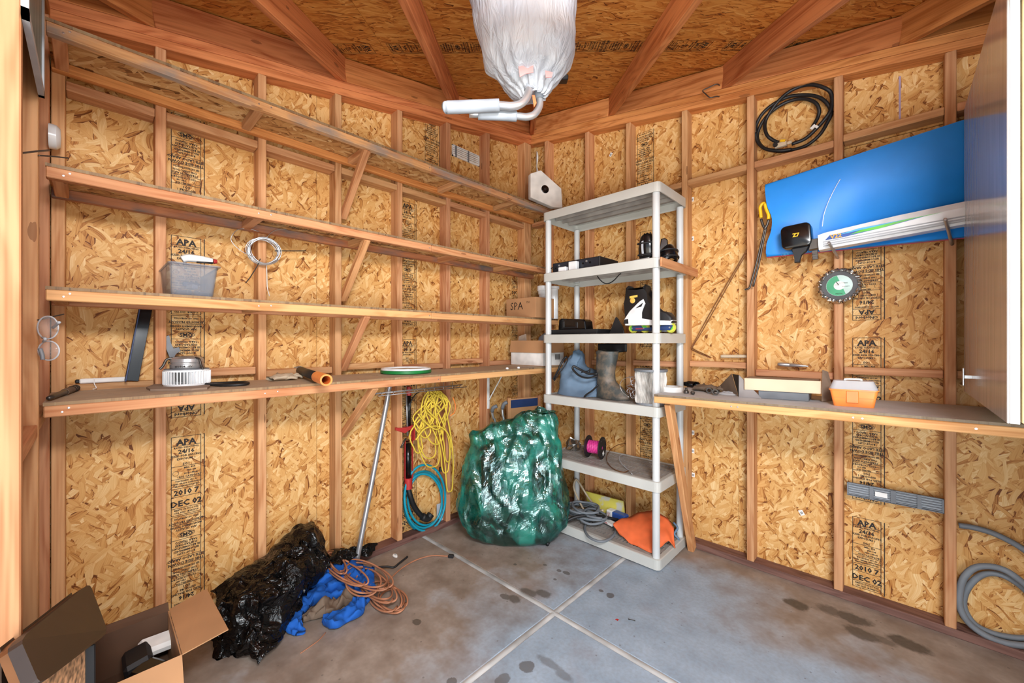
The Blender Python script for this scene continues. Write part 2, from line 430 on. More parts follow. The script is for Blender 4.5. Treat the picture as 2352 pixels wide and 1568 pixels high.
# ---- left wall
wl = empty('wall_left', kind='structure')
seams = [0.10, -0.64, -1.85, -2.98]
for a, b in zip(seams[:-1], seams[1:]):
    # ex must make ex x ez point into the room (+x): ex = +y... (y x z = x)
    osb_part(wl, (-OD, 0, 0), (0, 1, 0), (0, 0, 1), [(b + g_, .02), (a - g_, .02), (a - g_, 2.436), (b + g_, 2.436)])
    osb_part(wl, (-OD, 0, 0), (0, 1, 0), (0, 0, 1), [(b + g_, 2.440), (a - g_, 2.440), (a - g_, zplate(0, a) + .3), (b + g_, zplate(0, b) + .3)])
LST = [.0, .517, .919, 1.324, 1.738, 2.138, 2.543, 2.853]
for i, t in enumerate(LST):
    w = .038 if i else .09
    yc = -(t + w / 2)
    board('stud', (-OD / 2, yc, .038), (-OD / 2, yc, zplate(0, yc)), w, OD, 'stud_wood', wl, up=(1, 0, 0))
board('sole_plate', (-OD / 2, .09, .019), (-OD / 2, -2.98, .019), OD, .038, 'sole_wood', wl)
for k in range(2):
    e = PT / 2 * (k + .5)
    board('top_plate', (-OD / 2, .09, zplate(0, .09) + e), (-OD / 2, -2.98, zplate(0, -2.98) + e), OD, PT / 2 - .002, 'rafter_wood', wl)
for i in range(len(LST) - 1):
    a = -(LST[i] + (.038 if i else .09)); b = -LST[i + 1]
    board('blocking', (-OD / 2, a - .001, 2.412), (-OD / 2, b + .001, 2.412), OD - .004, .038, 'stud_wood', wl)
    z = (1.195, 1.222, 1.198, 1.222, 1.208, 1.226, 1.182)[i]
    board('blocking', (-.062, a - .002, z), (-.062, b + .002, z), .052, .038, 'stud_wood', wl)
# ---- right wall
wr = empty('wall_right', kind='structure')
seams = [-.10, .46, 1.685, 2.91, 3.08]
for a, b in zip(seams[:-1], seams[1:]):
    osb_part(wr, (0, OD, 0), (1, 0, 0), (0, 0, 1), [(a + g_, .02), (b - g_, .02), (b - g_, 2.436), (a + g_, 2.436)])
    osb_part(wr, (0, OD, 0), (1, 0, 0), (0, 0, 1), [(a + g_, 2.440), (b - g_, 2.440), (b - g_, zplate(b, 0) + .3), (a + g_, zplate(a, 0) + .3)])
RST = [.155, .578, .942, 1.356, 1.751, 2.170, 2.580, 2.98]
for t in RST:
    xc = t + .019
    board('stud', (xc, OD / 2, .038), (xc, OD / 2, zplate(xc, 0)), .038, OD, 'stud_wood', wr, up=(0, 1, 0))
board('sole_plate', (0, OD / 2, .019), (3.07, OD / 2, .019), OD, .038, 'sole_wood', wr)
for k in range(2):
    e = PT / 2 * (k + .5)
    board('top_plate', (-.001, OD / 2, zplate(0, 0) + e), (3.07, OD / 2, zplate(3.07, 0) + e), OD, PT / 2 - .002, 'rafter_wood', wr)
up_z = (2.44, 2.44, 2.45, 2.448, 2.452, 2.452, 2.468, 2.468); lo_z = (1.21, 1.226, 1.208, 1.218, 1.228, 1.188, 1.222, 1.222)
for i in range(len(RST)):
    a = 0.0 if i == 0 else RST[i - 1] + .038; b = RST[i]
    board('blocking', (a + .001, OD / 2, up_z[i]), (b - .001, OD / 2, up_z[i]), OD - .004, .038, 'stud_wood', wr)
    board('blocking', (a + .002, .062, lo_z[i]), (b - .002, .062, lo_z[i]), .052, .038, 'stud_wood', wr)
# ---- short front wall, left of the doorway
wf = empty('wall_front', kind='structure')
osb_part(wf, (0, YF - OD, 0), (-1, 0, 0), (0, 0, 1), [(-.99, .02), (.09, .02), (.09, zplate(0, YF) + .2), (-.99, zplate(.99, YF) + .2)])
for x in (.019, .491, .931):
    board('stud', (x, YF - OD / 2, .038), (x, YF - OD / 2, zplate(x, YF)), .038, OD, 'stud_wood', wf, up=(0, 1, 0))
board('sole_plate', (-.08, YF - OD / 2, .019), (.95, YF - OD / 2, .019), OD, .038, 'sole_wood', wf)
board('top_plate', (-.08, YF - OD / 2, zplate(-.08, YF) + .021), (1.0, YF - OD / 2, zplate(1.0, YF) + .021), OD, .04, 'rafter_wood', wf)
board('blocking', (.039, YF - OD / 2, 1.115), (.471, YF - OD / 2, 1.115), OD - .003, .038, 'stud_wood', wf)
board('blocking', (.511, YF - OD / 2, 1.105), (.911, YF - OD / 2, 1.105), OD - .003, .038, 'stud_wood', wf)
# ---- short side wall, right of the doorway (carries the cabinet)
ws = empty('wall_side', kind='structure')
osb_part(ws, (2.97 + OD, 0, 0), (0, -1, 0), (0, 0, 1), [(-.08, .02), (1.15, .02), (1.15, zplate(3, -1.15) + .2), (-.08, zplate(3, .08) + .2)])
for y in (-.02, -.42, -.82, -1.10):
    board('stud', (2.97 + OD / 2, y, .038), (2.97 + OD / 2, y, zplate(2.97, y)), .038, OD, 'stud_wood', ws, up=(1, 0, 0))
board('sole_plate', (2.97 + OD / 2, 0, .019), (2.97 + OD / 2, -1.12, .019), OD, .038, 'sole_wood', ws)
# ---- header over the wide doorway on the diagonal
hd = (DB - DA).normalized()
tag(board('trim_1', DA + V((0, 0, 2.36)) - hd * .1, DB + V((0, 0, 2.36)) + hd * .1, .089, .14, 'rafter_wood'), kind='structure')

# ---- roof: one slope falling from the corner to the doorway
ce = empty('ceiling', kind='structure')
gl = math.hypot(ZA, ZB); gh = V((ZA / gl, -ZB / gl, 0)); E1 = V((ZB / gl, ZA / gl, 0)); E2 = V((gh.x, gh.y, -gl)).normalized(); EN = E1.cross(E2)
if EN.z < 0: EN = -EN
O3 = V((0, 0, Z0 + PT + RH + .016))
def on_roof(u, v, o=O3):
    r = ray(u, v); n = EN; t = (o - CAM).dot(n) / r.dot(n); p = CAM + r * t; q = p - o
    return q.dot(E1), q.dot(E2)
stripe = on_roof(1000, 104)[1]
def clip(poly, f):
    out = []
    for i in range(len(poly)):
        p, q = poly[i], poly[(i + 1) % len(poly)]; a, b = f(p), f(q)
        if a >= 0: out.append(p)
        if (a > 0) != (b > 0) and a != b:
            t = a / (a - b); out.append((p[0] + (q[0] - p[0]) * t, p[1] + (q[1] - p[1]) * t))
    return out
fx = lambda p: (O3 + E1 * p[0] + E2 * p[1]).x + .22
fy = lambda p: .22 - (O3 + E1 * p[0] + E2 * p[1]).y
r0 = stripe - .61
rows = [r0 - 1.22 * 1 + 1.22 * i for i in range(0, 5)]
for i, v0 in enumerate(rows):
    off = (-.9 if i % 2 else -2.1)
    for j in range(-2, 3):
        u0 = off + 2.44 * j
        pl = [(u0 + g_, v0 + g_), (u0 + 2.44 - g_, v0 + g_), (u0 + 2.44 - g_, v0 + 1.22 - g_), (u0 + g_, v0 + 1.22 - g_)]
        for f in (fx, fy, lambda p: 3.72 - p[1], lambda p: 2.6 - p[0], lambda p: p[0] + 2.6):
            if len(pl) >= 3: pl = clip(pl, f)
        if len(pl) < 3: continue
        # sheet faces down: local z = -EN
        osb_part(ce, O3, E1, -E2, [(p[0], -p[1]) for p in reversed(pl)][::-1] if False else [(p[0], -p[1]) for p in reversed(pl)], 'osb_roof', name='roof_panel') if E1.cross(-E2).z > 0 else osb_part(ce, O3 + EN * .011, E1, E2, pl, 'osb_roof', name='roof_panel')
RSP = .598
for m in range(-4, 5):
    s = m * RSP + .005
    base = V((0, 0, Z0 + PT)) + E1 * s
    # start just outside the wall
    ts = []
    t0 = max(0, 0) 
    tx = (-.12 - base.x) / E2.x; ty = (.12 - base.y) / E2.y
    t0 = max(tx, ty); t1 = 3.7
    if t1 - t0 < .5: continue
    off = EN * (RH / 2)
    board('rafter', base + E2 * t0 + off, base + E2 * t1 + off, .038, RH, 'rafter_wood', ce, up=EN)
# blocking between the rafters on top of the plates
def wall_cross(m, left):
    s = m * RSP + .005; base = E1 * s
    t = (-base.x / E2.x) if left else (-base.y / E2.y)
    return base + E2 * t
hw = .019
for m in range(0, 4):
    a = wall_cross(m, False); b = wall_cross(m + 1, False)
    xa, xb = a.x + hw / abs(E1.x), b.x - hw / abs(E1.x)
    if xa < 3.0: 
        xb = min(xb, 3.06)
        board('blocking', (xa, .019, zplate(xa, 0) + PT + RH / 2), (xb, .019, zplate(xb, 0) + PT + RH / 2), .038, RH - .004, 'rafter_wood', ce)
    a = wall_cross(-m, True); b = wall_cross(-m - 1, True)
    ya, yb = a.y - hw / abs(E1.y), b.y + hw / abs(E1.y)
    if ya > -3.0:
        yb = max(yb, -2.97)
        board('blocking', (-.019, ya, zplate(0, ya) + PT + RH / 2), (-.019, yb, zplate(0, yb) + PT + RH / 2), .038, RH - .004, 'rafter_wood', ce)

# unseen outer skins, added to stop sky light leaking between the sheets
osb_part(ce, O3 + EN * .03, E1, -E2, [(p[0], -p[1]) for p in reversed([q for q in clip(clip([(-2.7, -.4), (2.7, -.4), (2.7, 3.73), (-2.7, 3.73)], fx), fy)])], 'sole_wood', name='roofing')
box('siding', (-OD - .03, -2.99, 0), (-OD - .013, .12, 3.4), 'apron', wl); box('siding', (-.12, OD + .013, 0), (3.09, OD + .03, 3.4), 'apron', wr)
box('chalk_line', (2.424, OD - .0016, 2.52), (2.432, OD - .0006, 2.74), 'chalk', wr)
# ------------------------------------------------------------------ printed grade stamps on the strand board
def quad(bm, x0, y0, x1, y1):
    bm.faces.new([bm.verts.new(p) for p in ((x0, y0, 0), (x1, y0, 0), (x1, y1, 0), (x0, y1, 0))])
def ring2d(bm, cx, cy, rx, ry, w, n=20):
    a = [bm.verts.new((cx + rx * math.cos(2 * math.pi * i / n), cy + ry * math.sin(2 * math.pi * i / n), 0)) for i in range(n)]
    b = [bm.verts.new((cx + (rx - w) * math.cos(2 * math.pi * i / n), cy + (ry - w) * math.sin(2 * math.pi * i / n), 0)) for i in range(n)]
    for i in range(n): bm.faces.new((a[i], a[(i + 1) % n], b[(i + 1) % n], b[i]))
SW = .058
def lines_bm(big, small, rules, rings):
    bm = text_mesh(big, True); b2 = text_mesh(small, True); me = bpy.data.meshes.new('t'); b2.to_mesh(me); b2.free(); bm.from_mesh(me)
    for y in rules: quad(bm, -SW, y, SW, y + .0022)
    for r in rings: ring2d(bm, *r)
    return bm
A_big = [('APA', 0, .832, .028), ('24/16', 0, .792, .019), ('SO1', 0, .735, .011), ('2010 7', 0, .592, .024), ('DEC 02', 0, .538, .026)]
A_small = [('RATED SHEATHING', 0, .8165, .0075), ('SIZED FOR SPACING', 0, .776, .009), ('EXPOSURE 1', 0, .761, .009), ('MILL 424', .012, .717, .008), ('PRP-108', .02, .703, .007), ('HUD-UM-40', .018, .689, .007), ('15/32 CATEGORY', .012, .674, .0085),
           ('THICKNESS .451 IN', 0, .655, .007), ('PANEL GRADE SHEATHING', 0, .643, .0065), ('PERFORMANCE RATED', 0, .631, .0065), ('MEETS US DOC PS2', 0, .516, .0075), ('CSA 0325 1R24/2F16', 0, .503, .0075)]
bmA = lines_bm(A_big, A_small, (.872, .828, .729, .668, .622, .583, .528, .495), [(-.04, .698, .012, .012, .0015)])
quad(bmA, -SW, .495, -SW + .0026, .872); quad(bmA, SW - .0026, .495, SW, .872); quad(bmA, SW + .010, .49, SW + .014, .875)
B_big = [('APA', 0, -.052, .024), ('Norbord', .008, -.018, .014), ('24/16', 0, -.102, .018), ('SO1', 0, -.150, .011), ('THIS SIDE DOWN', 0, -.268, .012), ('ESTE LADO ABAJO', 0, -.287, .012), ('QMS', 0, -.404, .017)]
B_small = [('RATED SHEATHING', 0, -.072, .0075), ('SIZED FOR SPACING', 0, -.120, .009), ('EXPOSURE 1', 0, -.135, .009), ('PER MILL 424', .01, -.166, .007), ('PRP-108', .02, -.179, .007), ('15/32 CATEGORY', .01, -.193, .0085), ('STRENGTH AXIS', .005, -.213, .0095), ('THIS DIRECTION', .005, -.227, .0085), ('EJE DE RESISTENCIA', 0, -.243, .008),
           ('ROOF CLIPS', 0, -.311, .009), ('RECOMMENDED', 0, -.325, .009), ('SE RECOMIENDAN', 0, -.339, .009), ('SUJETADORES', 0, -.353, .0095), ('PARA TEJADO', 0, -.367, .0095), ('APA QUALITY', 0, -.428, .009), ('MANAGEMENT SYSTEM', 0, -.442, .008), ('ACREDITED PRODUCT', 0, -.463, .009), ('SEAL OF APPROVAL', 0, -.480, .0075)]
bmB = lines_bm(B_big, B_small, (.0, -.026, -.060, -.158, -.200, -.254, -.294, -.377, -.450, -.49), [(0, -.397, .033, .0145, .002), (0, -.397, .028, .0115, .001), (-.042, -.177, .012, .012, .0015), (-.036, -.012, .008, .006, .003)])
quad(bmB, -SW, -.49, -SW + .0026, 0); quad(bmB, SW - .0026, -.49, SW, 0); quad(bmB, -SW - .014, -.49, -SW - .010, 0)
bmesh.ops.transform(bmB, matrix=Matrix.Rotation(math.pi, 4, 'Z'), verts=bmB.verts[:])
meA = bpy.data.meshes.new('stamp'); bmA.to_mesh(meA); bmA.free(); meA.materials.append(MT['ink'])
meB = bpy.data.meshes.new('stamp_turned'); bmB.to_mesh(meB); bmB.free(); meB.materials.append(MT['ink'])
def axes(o, x, y, z):
    m = Matrix.Identity(4)
    for i in range(3): m[i][0], m[i][1], m[i][2], m[i][3] = x[i], y[i], z[i], o[i]
    return m
def stamp(parent, me, o, x, y):
    x = V(x).normalized(); y = V(y).normalized(); return obj('stamp', me, None, parent, axes(V(o), x, y, x.cross(y)))
def column(parent, P, x, zb, zlo, zhi):
    n = math.floor((zlo - zb) / .97)
    while zb + .97 * n < zhi:
        z = zb + .97 * n
        if z >= zlo - .02 and z + .49 < zhi: stamp(parent, meB, V((P[0], P[1], z)), x, (0, 0, 1))
        if z + .495 >= zlo and z + .875 < zhi: stamp(parent, meA, V((P[0], P[1], z)), x, (0, 0, 1))
        n += 1
e_ = .0012
column(wl, (-OD + e_, -2.460), (0, 1, 0), .045, .03, 2.51); column(wl, (-OD + e_, -1.232), (0, 1, 0), .52, .03, 2.51); column(wl, (-OD + e_, -.105), (0, 1, 0), .30, .03, 2.51)
column(wr, (1.072, OD - e_), (1, 0, 0), .36, .03, 2.45); column(wr, (2.300, OD - e_), (1, 0, 0), -.445, .03, 2.45); column(wr, (1.05, OD - e_), (1, 0, 0), 2.46, 2.45, 3.0)
stamp(wl, meB, (-OD + e_, -1.028, 2.60), (0, 1, 0), (0, 0, 1))
for k in range(-2, 2):
    o_ = O3 - EN * .0125 + E2 * (stripe - .0) + E1 * (k * .97 + .1)
    yy = E1; zz = -EN; xx = yy.cross(zz)
    obj('stamp', meA, None, ce, axes(o_, xx, yy, zz)); obj('stamp', meB, None, ce, axes(o_, xx, yy, zz))

# ------------------------------------------------------------------ long shelves on the left wall
def wall_shelf(zt, xd, label, lipmat, cleatmat, topmat, cross, brace_drop, yend=-.004, group='long shelves on the stud wall', name='wall_shelf', cat='shelf'):
    """zt = top of the deck"""
    t = empty(name, (0, -1.45, zt - .05), 0, label, cat, group)
    zl = zt - .011 - .019
    osb_part(t, (0, 0, zt), (1, 0, 0), (0, 1, 0), [(0, YF + .003), (xd, YF + .003), (xd, -1.62), (0, -1.62)], topmat, name='deck')
    osb_part(t, (0, 0, zt), (1, 0, 0), (0, 1, 0), [(0, -1.617), (xd, -1.617), (xd, yend), (0, yend)], topmat, name='deck')
    ysp = -1.30
    board('lip', (xd - .019, YF + .004, zl), (xd - .019, ysp - .001, zl), .038, .038, lipmat, t)
    board('lip', (xd - .019, ysp + .001, zl), (xd - .019, yend, zl), .038, .038, lipmat, t)
    board('cleat', (.019, YF + .004, zl), (.019, yend, zl), .037, .038, cleatmat, t)
    for y in cross:
        board('cross_support', (.038, y, zl), (xd - .038, y, zl), .038, .036, 'stud_wood', t)
    if brace_drop:
        board('brace', (xd - .028, -1.718, zl - .012), (-.03, -1.718, zl - brace_drop), .037, .036, 'brace_wood', t, up=(0, 1, 0))
    for y in (YF + .05, YF + .052):
        pass
    for (y, dz) in ((YF + .045, -.004), (YF + .06, .008), (-2.25, .002), (-2.20, .006), (-1.32, 0.0), (-.62, .004)):
        lathe('screw', [(0, .0018), (.0032, .0012), (.0036, 0), (0, 0)], 'zinc', t, 8, axes(V((xd + .0002, y, zl + dz)), V((0, 1, 0)), V((0, 0, 1)), V((1, 0, 0))))
    return t
CR = (-2.86, -2.24, -1.70, -1.05, -.50)
wall_shelf(2.494, .307, 'topmost wooden shelf on the left wall, close under the roof', 'lip_grimy', 'rafter_wood', 'osb_dusty', CR, .33)
wall_shelf(1.994, .307, 'second wooden shelf from the top, with a grey-stained cleat and nothing on it', 'lip_wood', 'cleat_grimy', 'osb_dusty', CR, .33)
wall_shelf(1.570, .307, 'third wooden shelf from the top, holding a clear plastic bin', 'lip_wood', 'stud_wood', 'osb_dusty', (-2.86, -2.24, -1.05), .33)
lb = wall_shelf(1.178, .402, 'lowest and deepest shelf on the left wall, used as a workbench', 'lip_wood', 'stud_wood', 'osb_dusty', (-2.86, -2.24, -1.05), .34)
def bracket(t, y, zt):
    b = boxes('bracket', [((.0, y - .012, zt - .30), (.004, y + .012, zt)), ((.0, y - .012, zt - .004), (.25, y + .012, zt))], 'white_paint', t, .001)
    board('bracket_strut', (.004, y, zt - .235), (.17, y, zt - .008), .012, .006, 'white_paint', b)
bracket(lb, -.536, 1.128)
stamp(wl, meB, (.16, -2.30, 1.9815), (-1, 0, 0), (0, 1, 0)); stamp(wl, meA, (.16, -1.30 - .97, 1.9815), (-1, 0, 0), (0, 1, 0))
# ledgers on the front wall carry the shelf ends
for z, d in ((2.494, .307), (1.994, .307), (1.570, .307), (1.178, .40)):
    pass

# ------------------------------------------------------------------ workbench on the right wall
rb = empty('workbench', (2.15, -.25, 1.0), 0, 'dusty plywood workbench along the right wall, propped by one slanted leg', 'workbench')
xr0, xr1 = 1.388, 2.965
def zb_(x): return 1.070 + (x - 1.388) * .0114
exr = V((1, 0, .0114)).normalized()
osb_part(rb, (xr0, 0, zb_(xr0)), exr, (0, 1, 0), [(0, -.502), (xr1 - xr0, -.502), (xr1 - xr0, -.003), (0, -.003)], 'osb_bench', name='deck')
board('lip', (xr0, -.483, zb_(xr0) - .031), (xr1, -.483, zb_(xr1) - .031), .038, .038, 'lip_wood', rb)
board('cleat', (xr0, -.021, zb_(xr0) - .031), (xr1, -.021, zb_(xr1) - .031), .037, .038, 'stud_wood', rb)
for x in (1.407, 2.13, 2.56):
    board('cross_support', (x, -.464, zb_(x) - .031), (x, -.04, zb_(x) - .031), .038, .037, 'stud_wood', rb)
board('leg', (1.452, -.44, 1.020), (1.437, -.028, .003), .062, .036, 'lip_wood', rb, up=(1, 0, 0))
for x in (1.80, 1.83, 2.28, 2.31, 2.63):
    lathe('screw', [(0, .002), (.004, .0014), (.0045, 0), (0, 0)], 'zinc', rb, 8, axes(V((x, -.5025, zb_(x) - .03)), V((1, 0, 0)), V((0, 0, 1)), V((0, -1, 0))))

# ------------------------------------------------------------------ grey plastic shelving unit
plain('shelf_plastic', (196, 196, 190), 0.45, var=0.03, sc=5)
plain('post_plastic', (204, 206, 206), 0.35, var=0.03, sc=5)
plain('deck_dusty', (158, 152, 146), 0.6, var=0.08, sc=12)
UX0, UX1, UY0, UY1 = .495, 1.395, -.445, -.006
TOPS = [.07, .535, .985, 1.43, 1.885, 2.34]; TH = .062
su = empty('shelving_unit', ((UX0 + UX1) / 2, (UY0 + UY1) / 2, 0), 0, 'tall grey plastic shelving unit with six tiers in the corner', 'shelving unit')
def rrect(x0, y0, x1, y1, r, n=4):
    out = []
    for cx, cy, a0 in ((x1 - r, y1 - r, 0), (x0 + r, y1 - r, 90), (x0 + r, y0 + r, 180), (x1 - r, y0 + r, 270)):
        for k in range(n + 1):
            a = math.radians(a0 + 90 * k / n); out.append((cx + r * math.cos(a), cy + r * math.sin(a)))
    return out
WX, WY = (UX1 - UX0) / 2, (UY1 - UY0) / 2
bm = bmesh.new()
o1 = rrect(-WX, -WY, WX, WY, .03); o2 = rrect(-WX + .006, -WY + .006, WX - .006, WY - .006, .026); n = len(o1)
loops = [[bm.verts.new((p[0], p[1], z)) for p in pl] for pl, z in ((o1, 0), (o1, TH - .003), (o2, TH), (rrect(-WX + .03, -WY + .03, WX - .03, WY - .03, .01), TH), (rrect(-WX + .03, -WY + .03, WX - .03, WY - .03, .01), TH - .012), (o2, TH - .012), (o2, 0))]
for A, B in zip(loops[:-1], loops[1:]):
    for i in range(n): bm.faces.new((A[i], A[(i + 1) % n], B[(i + 1) % n], B[i]))
for i in range(n): bm.faces.new((loops[-1][i], loops[-1][(i + 1) % n], loops[0][(i + 1) % n], loops[0][i]))
bmesh.ops.recalc_face_normals(bm, faces=bm.faces[:])
me_t = bpy.data.meshes.new('tier'); bm.to_mesh(me_t); bm.free(); me_t.materials.append(MT['shelf_plastic'])
bm = bmesh.new(); zt = TH - .002; th = .008
ix, iy = WX - .03, WY - .03
bands = [-.125, -.045, .045, .125]; bh = .024; ys = []
prev = -iy
for c_ in bands:
    bm_box(bm, (-ix, prev, zt - th), (ix, c_ - bh, zt)); prev = c_ + bh
    nb = 34
    for k in range(nb):
        x = -ix + (k + .5) * 2 * ix / nb
        bm_box(bm, (x - .0075, c_ - bh, zt - th - .006), (x + .0075, c_ + bh, zt))
bm_box(bm, (-ix, prev, zt - th), (ix, iy, zt))
for y in (-.085, 0, .085): bm_box(bm, (-ix, y - .004, zt - .035), (ix, y + .004, zt - th))
me_d = bpy.data.meshes.new('deck'); bm.to_mesh(me_d); bm.free(); me_d.materials.append(MT['deck_dusty'])
me_p = {}
for i, z in enumerate(TOPS):
    tr = obj('tier', me_t, None, su, T((UX0 + UX1) / 2, (UY0 + UY1) / 2, z - TH))
    obj('deck', me_d, None, tr, T((UX0 + UX1) / 2, (UY0 + UY1) / 2, z - TH))
    if i < 5:
        h = TOPS[i + 1] - TH - z
        bm = bmesh.new(); bm_lathe(bm, [(0, -.03), (.0225, -.03), (.0225, h + .004), (0, h + .004)], 18); mp_ = bpy.data.meshes.new('post'); bm.to_mesh(mp_); bm.free(); mp_.materials.append(MT['post_plastic'])
        first = True
        for x in (UX0 + .034, UX1 - .034):
            for y in (UY0 + .034, UY1 - .034):
                o = obj('post', mp_, None, tr if False else su, T(x, y, z))
                if first: autosmooth(o, 40); first = False

# ------------------------------------------------------------------ wall cabinet at the right edge, doors facing the room
b = NB('gloss_laminate'); b.out(Base_Color=b.ramp(b.noise(b.vmath('MULTIPLY', b.obco(), (1, 1, .05)), 60, 1.0), [(0.3, srgb(170, 166, 164)), (0.7, srgb(188, 184, 180))]), Roughness=0.16); b.p.inputs['Specular IOR Level'].default_value = 0.9
plain('cream_panel', (214, 186, 136), 0.6, var=.05)
cb = empty('wall_cabinet', (2.8, -.6, 1.16), 0, 'wall cabinet with a glossy grey door and white edging above the right workbench', 'cabinet')
cy0, cy1, cz0, cz1 = -1.076, -.12, 1.161, 2.40
box('carcass', (2.658, cy0 + .004, cz0), (2.968, cy1, cz1), 'cream_panel', cb, .002)
dr = box('door', (2.631, cy0, cz0 - .002), (2.636, cy1, cz1), 'gloss_laminate', cb, .0015)
box('door_edging', (2.6362, cy0 - .001, cz0 - .002), (2.6535, cy1, cz1), 'white_paint', dr, .001)
hz = 1.238
box('handle', (2.606, -.375, hz - .036), (2.612, -.365, hz + .036), 'zinc', dr, .002)
box('handle_post', (2.612, -.373, hz - .006), (2.631, -.367, hz + .006), 'zinc', dr)
# ------------------------------------------------------------------ things on the right wall
for nm, c, r, mtl in (('pink', (214, 60, 96), .5, 0), ('white_gloss', (236, 238, 240), .22, 0), ('black_gloss', (14, 14, 16), .18, 0), ('black_matte', (26, 26, 28), .55, 0), ('rubber', (24, 24, 26), .5, 0),
                      ('steel', (186, 186, 188), .32, .7), ('dark_steel', (92, 88, 84), .42, .8), ('yellow', (236, 186, 30), .4, 0), ('copper', (128, 84, 52), .45, .6), ('foil', (205, 204, 200), .25, 1), ('disc_grit', (92, 92, 94), .85, 0),
                      ('label_white', (236, 234, 230), .6, 0), ('label_green', (60, 158, 112), .5, 0), ('pale_teal', (190, 214, 208), .5, 0), ('grey_plastic', (112, 116, 122), .5, 0), ('light_grey', (176, 180, 186), .5, 0), ('beige', (196, 178, 152), .7, 0), ('orange_plastic', (246, 138, 62), .35, 0), ('decal_blue', (54, 92, 170), .3, 0), ('decal_green', (96, 200, 60), .3, 0), ('decal_cyan', (80, 180, 226), .3, 0), ('decal_gold', (222, 178, 84), .3, 0),
                      ('blue_grey', (104, 128, 152), .7, 0), ('brown_leather', (112, 94, 78), .8, 0), ('olive', (196, 196, 70), .5, 0), ('red_paint', (176, 46, 44), .5, 0), ('green_plastic', (24, 128, 62), .4, 0), ('teal_hose', (22, 150, 176), .4, 0), ('rope_yellow', (222, 192, 66), .75, 0), ('hose_grey', (116, 122, 128), .6, 0), ('blue_cloth', (16, 88, 176), .85, 0), ('cord_brown', (176, 118, 86), .6, 0), ('magenta', (208, 60, 138), .35, 0), ('navy', (36, 58, 104), .5, 0), ('panel_black', (34, 39, 48), .4, 0), ('orange_sheet', (238, 112, 62), .6, 0), ('pink_tape', (236, 150, 150), .5, 0), ('grip_grey', (146, 152, 160), .5, 0), ('dark_brown', (46, 33, 27), .5, 0), ('screen_grey', (132, 138, 146), .4, 0)):
    plain(nm, c, r, mtl)
plain('blue_foam', (30, 140, 232), .42, 0, var=.012)
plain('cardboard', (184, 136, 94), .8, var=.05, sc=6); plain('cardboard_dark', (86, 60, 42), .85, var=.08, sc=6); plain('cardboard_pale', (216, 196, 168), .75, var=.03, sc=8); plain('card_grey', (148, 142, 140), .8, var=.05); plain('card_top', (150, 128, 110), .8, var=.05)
def glassy(name, col, rough, trans=1.0, alpha=1.0, ior=1.3, **kw):
    b = NB(name); b.out(Base_Color=srgb(*col), Roughness=rough, **kw); b.p.inputs['Transmission Weight'].default_value = trans; b.p.inputs['IOR'].default_value = ior; b.p.inputs['Alpha'].default_value = alpha
    return b.m
def film(name, col, rough=.12, clear=.6):
    """thin clear plastic: part see-through, part glossy skin"""
    b = NB(name); tr = b.n('ShaderNodeBsdfTransparent'); tr.inputs[0].default_value = srgb(*col)
    mx = b.n('ShaderNodeMixShader'); mx.inputs[0].default_value = clear
    b.out(Base_Color=srgb(*col), Roughness=rough); out = b.t.nodes['Material Output']
    b.t.links.new(b.p.outputs[0], mx.inputs[1]); b.t.links.new(tr.outputs[0], mx.inputs[2]); b.t.links.new(mx.outputs[0], out.inputs[0])
    return b.m
film('clear_plastic', (226, 228, 232), .1, .45); film('bin_plastic', (214, 218, 226), .2, .78); film('lens_clear', (244, 245, 247), .05, .88)

def pxpoly(pts, fn): return [fn(u, v) for u, v in pts]
# --- bodyboard: flat foam board standing on edge behind the boat
def xz(u, v, y): p = RY(u, v, y); return (p.x, p.z)
yb = -.045
edge = [xz(u, v, yb) for u, v in ((1757, 424), (1762, 470), (1774, 503), (1771, 535), (1762, 560), (1760, 590))]
outl = spline([V((p[0], p[1], 0)) for p in edge], 4)
tl, bl = edge[0], edge[-1]
tr_, br_ = xz(2208, 279, yb), xz(2208, 545, yb)
def ext(a, b, x): t = (x - a[0]) / (b[0] - a[0]); return (x, a[1] + (b[1] - a[1]) * t)
top = [ext(tl, tr_, x) for x in (2.3, 2.62, 2.80)]; bot = [ext(bl, br_, x) for x in (2.80, 2.62, 2.3)]
poly = [(p.x, p.y) for p in outl] + bot[::-1] + [(2.90, 2.0), (2.925, 2.12), (2.90, 2.26)] + top[::-1]
bb = empty('bodyboard', (2.3, yb, 1.86), 0, 'blue foam bodyboard with a notched tail hung on the right wall', 'bodyboard')
mxz = axes(V((0, 0, 0)), V((1, 0, 0)), V((0, 0, 1)), V((0, -1, 0)))      # local z points into the room
prism('deck', poly, .024, .058, 'blue_foam', bb, .014, mxz, 3)
prism('slick', [(p[0] * .999 + .002, p[1] * .9985 + .0015) for p in poly], .012, .0238, 'pink', bb, .002, mxz)
autosmooth(bb.children[0], 50)
lt = text_mesh([('/\\EV', 1.96, 1.868, .016)]); obj('logo', lt, 'decal_cyan', bb, mxz @ T(0, 0, .0586))
# --- big nails through the studs that carry the boat
def peg(a, b, lab):
    a, b = V(a), V(b); d = (b - a)
    o = tag(tube('spike_nail', [a, a + d * .9, b], lambda t: .0065 if t < .9 else .0065 - .03 * (t - .9), 'steel', None, 10, n=4), lab, 'nail', 'long nails under the model boat'); return o
peg(RY(1925, 592, .0), RY(1904, 557, -.20), 'long steel nail under the stern of the model boat'); peg(RY(2187, 561, .0), RY(2171, 503, -.21), 'long steel nail near the cabinet door, under the white hull')
